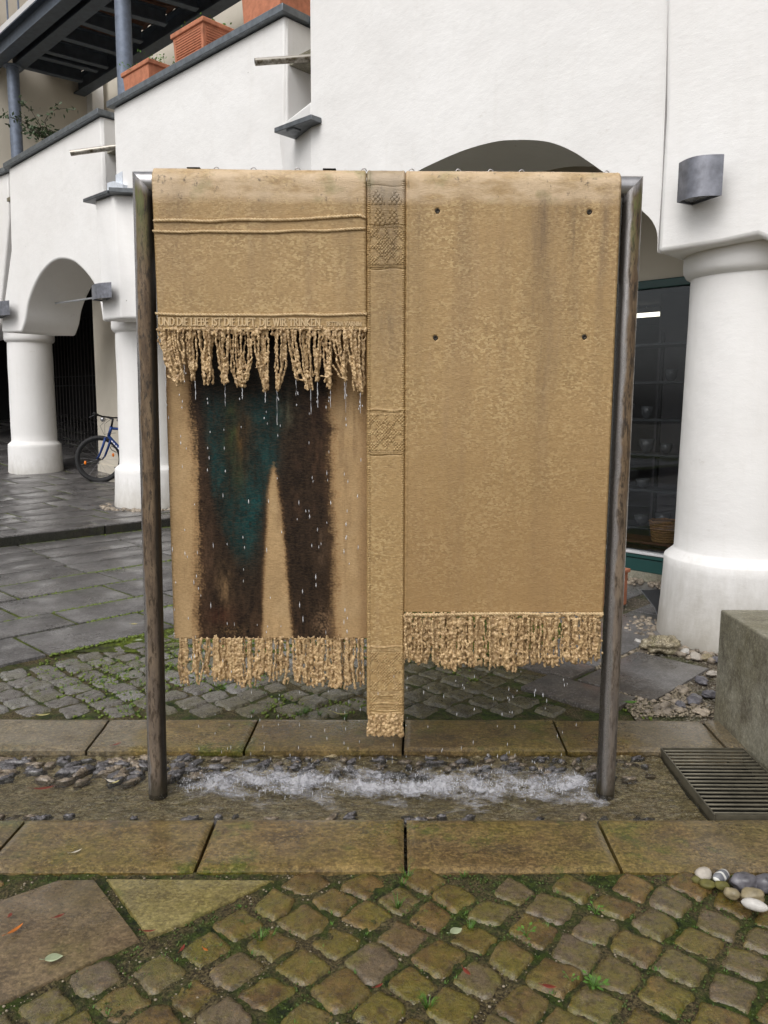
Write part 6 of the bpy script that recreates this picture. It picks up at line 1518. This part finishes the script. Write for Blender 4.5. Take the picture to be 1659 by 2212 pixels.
# right fringe: dense and knobbly
def c3(x, y): return (864+.358*x, 1269+.358*y)
S = []; LU = []; tips = np.array([[28, 455], [110, 470], [190, 455], [270, 500], [345, 510], [400, 470], [440, 495], [480, 470], [545, 505], [600, 480], [645, 510], [700, 508], [760, 465], [840, 475], [930, 478], [1000, 460], [1090, 465], [1150, 440], [1210, 458]])
for k in range(150):
    x0 = 34+(1205-34)*k/149+rs.randn()*4
    if any(abs(x0-g_) < 6 for g_ in (188, 447, 520, 783, 965, 1078)): continue
    ye = np.interp(x0, tips[:, 0], tips[:, 1])-abs(rs.randn())*22
    S.append(([c3(x0, 185), c3(x0+rs.randn()*4, 250), c3(x0+rs.randn()*6, 350), c3(x0+rs.randn()*8, ye)], .0044+.0016*rs.rand(), .009*rs.randn()))
    for j in range(int(rs.poisson(7))): LU.append((*c3(x0+rs.randn()*8, 190+(ye-190)*rs.rand()**.75), .0045+.0045*rs.rand(), -.006+.006*rs.randn()))
for k in range(150): LU.append((*c3(25+1195*k/149+rs.randn()*3, 168+rs.randn()*5), .0065+.0035*rs.rand(), -.005+.003*rs.randn()))
fringe('fringe', S, -RC, pr_, lumps=LU, seed=6, disp=.004)
rope([(874, 1329), (1000, 1328), (1150, 1327), (1303, 1326)], r=.0068, parent=pr_, seed=9, name='rope')
# small fringe at the foot of the band
S = []; LU = []
for k in range(22):
    x0 = 797+(869-797)*k/21; S.append(([(x0, 1543), (x0+rs.randn(), 1570), (x0+rs.randn()*1.5, 1592-abs(rs.randn())*3)], .0055, .004*rs.randn()))
    for j in range(7): LU.append((x0+rs.randn()*2, 1545+45*rs.rand(), .006+.003*rs.rand(), -.003+.004*rs.randn()))
fringe('fringe', S, -RC, band, lumps=LU, seed=7, disp=.0035)
# clips, loops and a water pipe on top of the bar
for x in (468, 548, 623+20, 786, 889, 990, 1060, 1127, 1310):
    c = fp(x, 371, 0); c[2] = ztop+RC+.006; m = MB(); a = np.linspace(0, math.pi, 9); ux = np.array([FU[0], FU[1], 0]); m.tube([c+ux*.010*math.cos(t)+Z*(.010*math.sin(t)-.004) for t in a], .0022, 6); m.build('water_nozzle', M['steel'], fo, smooth=True)
for x in (420, 712):
    c = fp(x, 371, 0); c[2] = ztop+RC+.005; m = MB(); m.box(c, (.050, .04, .003)); m.build('clamp', M['blackmetal'], fo, bevel=.002)

# ------------------------------------------------------------------ falling water and spray
m = MB(); rs = np.random.RandomState(77)
def drop(c, L, r):
    m.add(np.array([[0, 0, L/2], [r, 0, -L*.1], [0, r, -L*.1], [-r, 0, -L*.1], [0, -r, -L*.1], [0, 0, -L/2]])+c, [(0, 1, 2), (0, 2, 3), (0, 3, 4), (0, 4, 1), (5, 2, 1), (5, 3, 2), (5, 4, 3), (5, 1, 4)])
tipsU = [(c7(tx, ty), -RC) for (_, _, tx, ty, _, _) in CL]
for (p, off) in tipsU:
    z0 = fp(*p, off)
    if rs.rand() < .8:
        L_ = .03+.12*rs.rand(); x_w = z0[0]+.003*rs.randn(); zz = z0[2]+.008-np.linspace(0, L_, 9); m.tube([[x_w+.0008*rs.randn(), z0[1], q_] for q_ in zz], np.abs(.0010+.0005*rs.randn(9)), 5)
    for k in range(8):
        z = z0[2]-.02-(1.15*rs.rand()**1.7); sp = math.sqrt(max(z0[2]-z, .01)); c = np.array([z0[0]+.003*rs.randn()*(1+2*sp), z0[1]+.006*rs.randn(), z]); drop(c, .010+.022*sp*rs.rand(), .0016+.0014*rs.rand()**2)
for k in range(90):
    xx = -.80+1.58*rs.rand(); z = .02+.70*rs.rand(); off = BK if xx < -.05 else -RC
    c = np.array([xx, FY+xx*.0135+off+.02*rs.randn(), z]); drop(c, .010+.016*rs.rand(), .0011+.0007*rs.rand())
for x in np.linspace(-.78, .80, 24):
    xx = x+.012*rs.randn()
    for k in range(4):
        z = .50*rs.rand(); c = np.array([xx+.002*rs.randn(), FY-RC+.01*rs.randn() if xx > -.05 else FY+RC, z]); drop(c, .012+.012*rs.rand(), .0014)
tag(m.build('water_drops', M['foam'], smooth=True), kind='stuff')
nx, ny = 620, 120; X, Y = np.meshgrid(np.linspace(-.98, 1.0, nx), np.linspace(2.99, 3.47, ny)); dist = np.abs(Y-3.215-.030*vnoise(np.stack([X*4, X*0, X*0], -1), 3))
msk = np.clip(1.0-dist/.24, 0, 1)*sstep(-.93, -.72, X)*sstep(.97, .86, X)
Zf = -.022+.040*msk**1.5*np.abs(fbm(np.stack([X*30, Y*40, X*0], -1), 4, 6))+.003
m = MB(); m.grid(np.stack([X, Y, Zf], -1).reshape(-1, 3), nx, ny); o = m.build('foam', M['foamsheet'], smooth=True, col=np.repeat(msk.reshape(-1, 1), 3, 1)); tag(o, kind='stuff')
m = MB()
for k in range(1700):
    x = -.86+1.76*rs.rand(); cl_ = vnoise(np.array([x*7, 1.0, 2.0]), 5)
    y = FY+.02+.050*rs.randn(); h = -.022+(.010+.022*max(0, cl_+.5))*abs(rs.randn()); r = .0009+.0016*rs.rand()**2
    m.add(np.array([[0, 0, r*1.4], [r, 0, 0], [0, r, 0], [-r, 0, 0], [0, -r, 0], [0, 0, -r]])+[x, y, h], [(0, 1, 2), (0, 2, 3), (0, 3, 4), (0, 4, 1), (5, 2, 1), (5, 3, 2), (5, 4, 3), (5, 1, 4)])
for k in range(110):
    x = -.84+1.7*rs.rand(); y = FY+.01+.05*rs.randn(); L = .012+.03*rs.rand(); c = np.array([x, y, -.02+L/2]); drop(c, L, .0016)
tag(m.build('spray', M['foam'], smooth=True), kind='stuff')
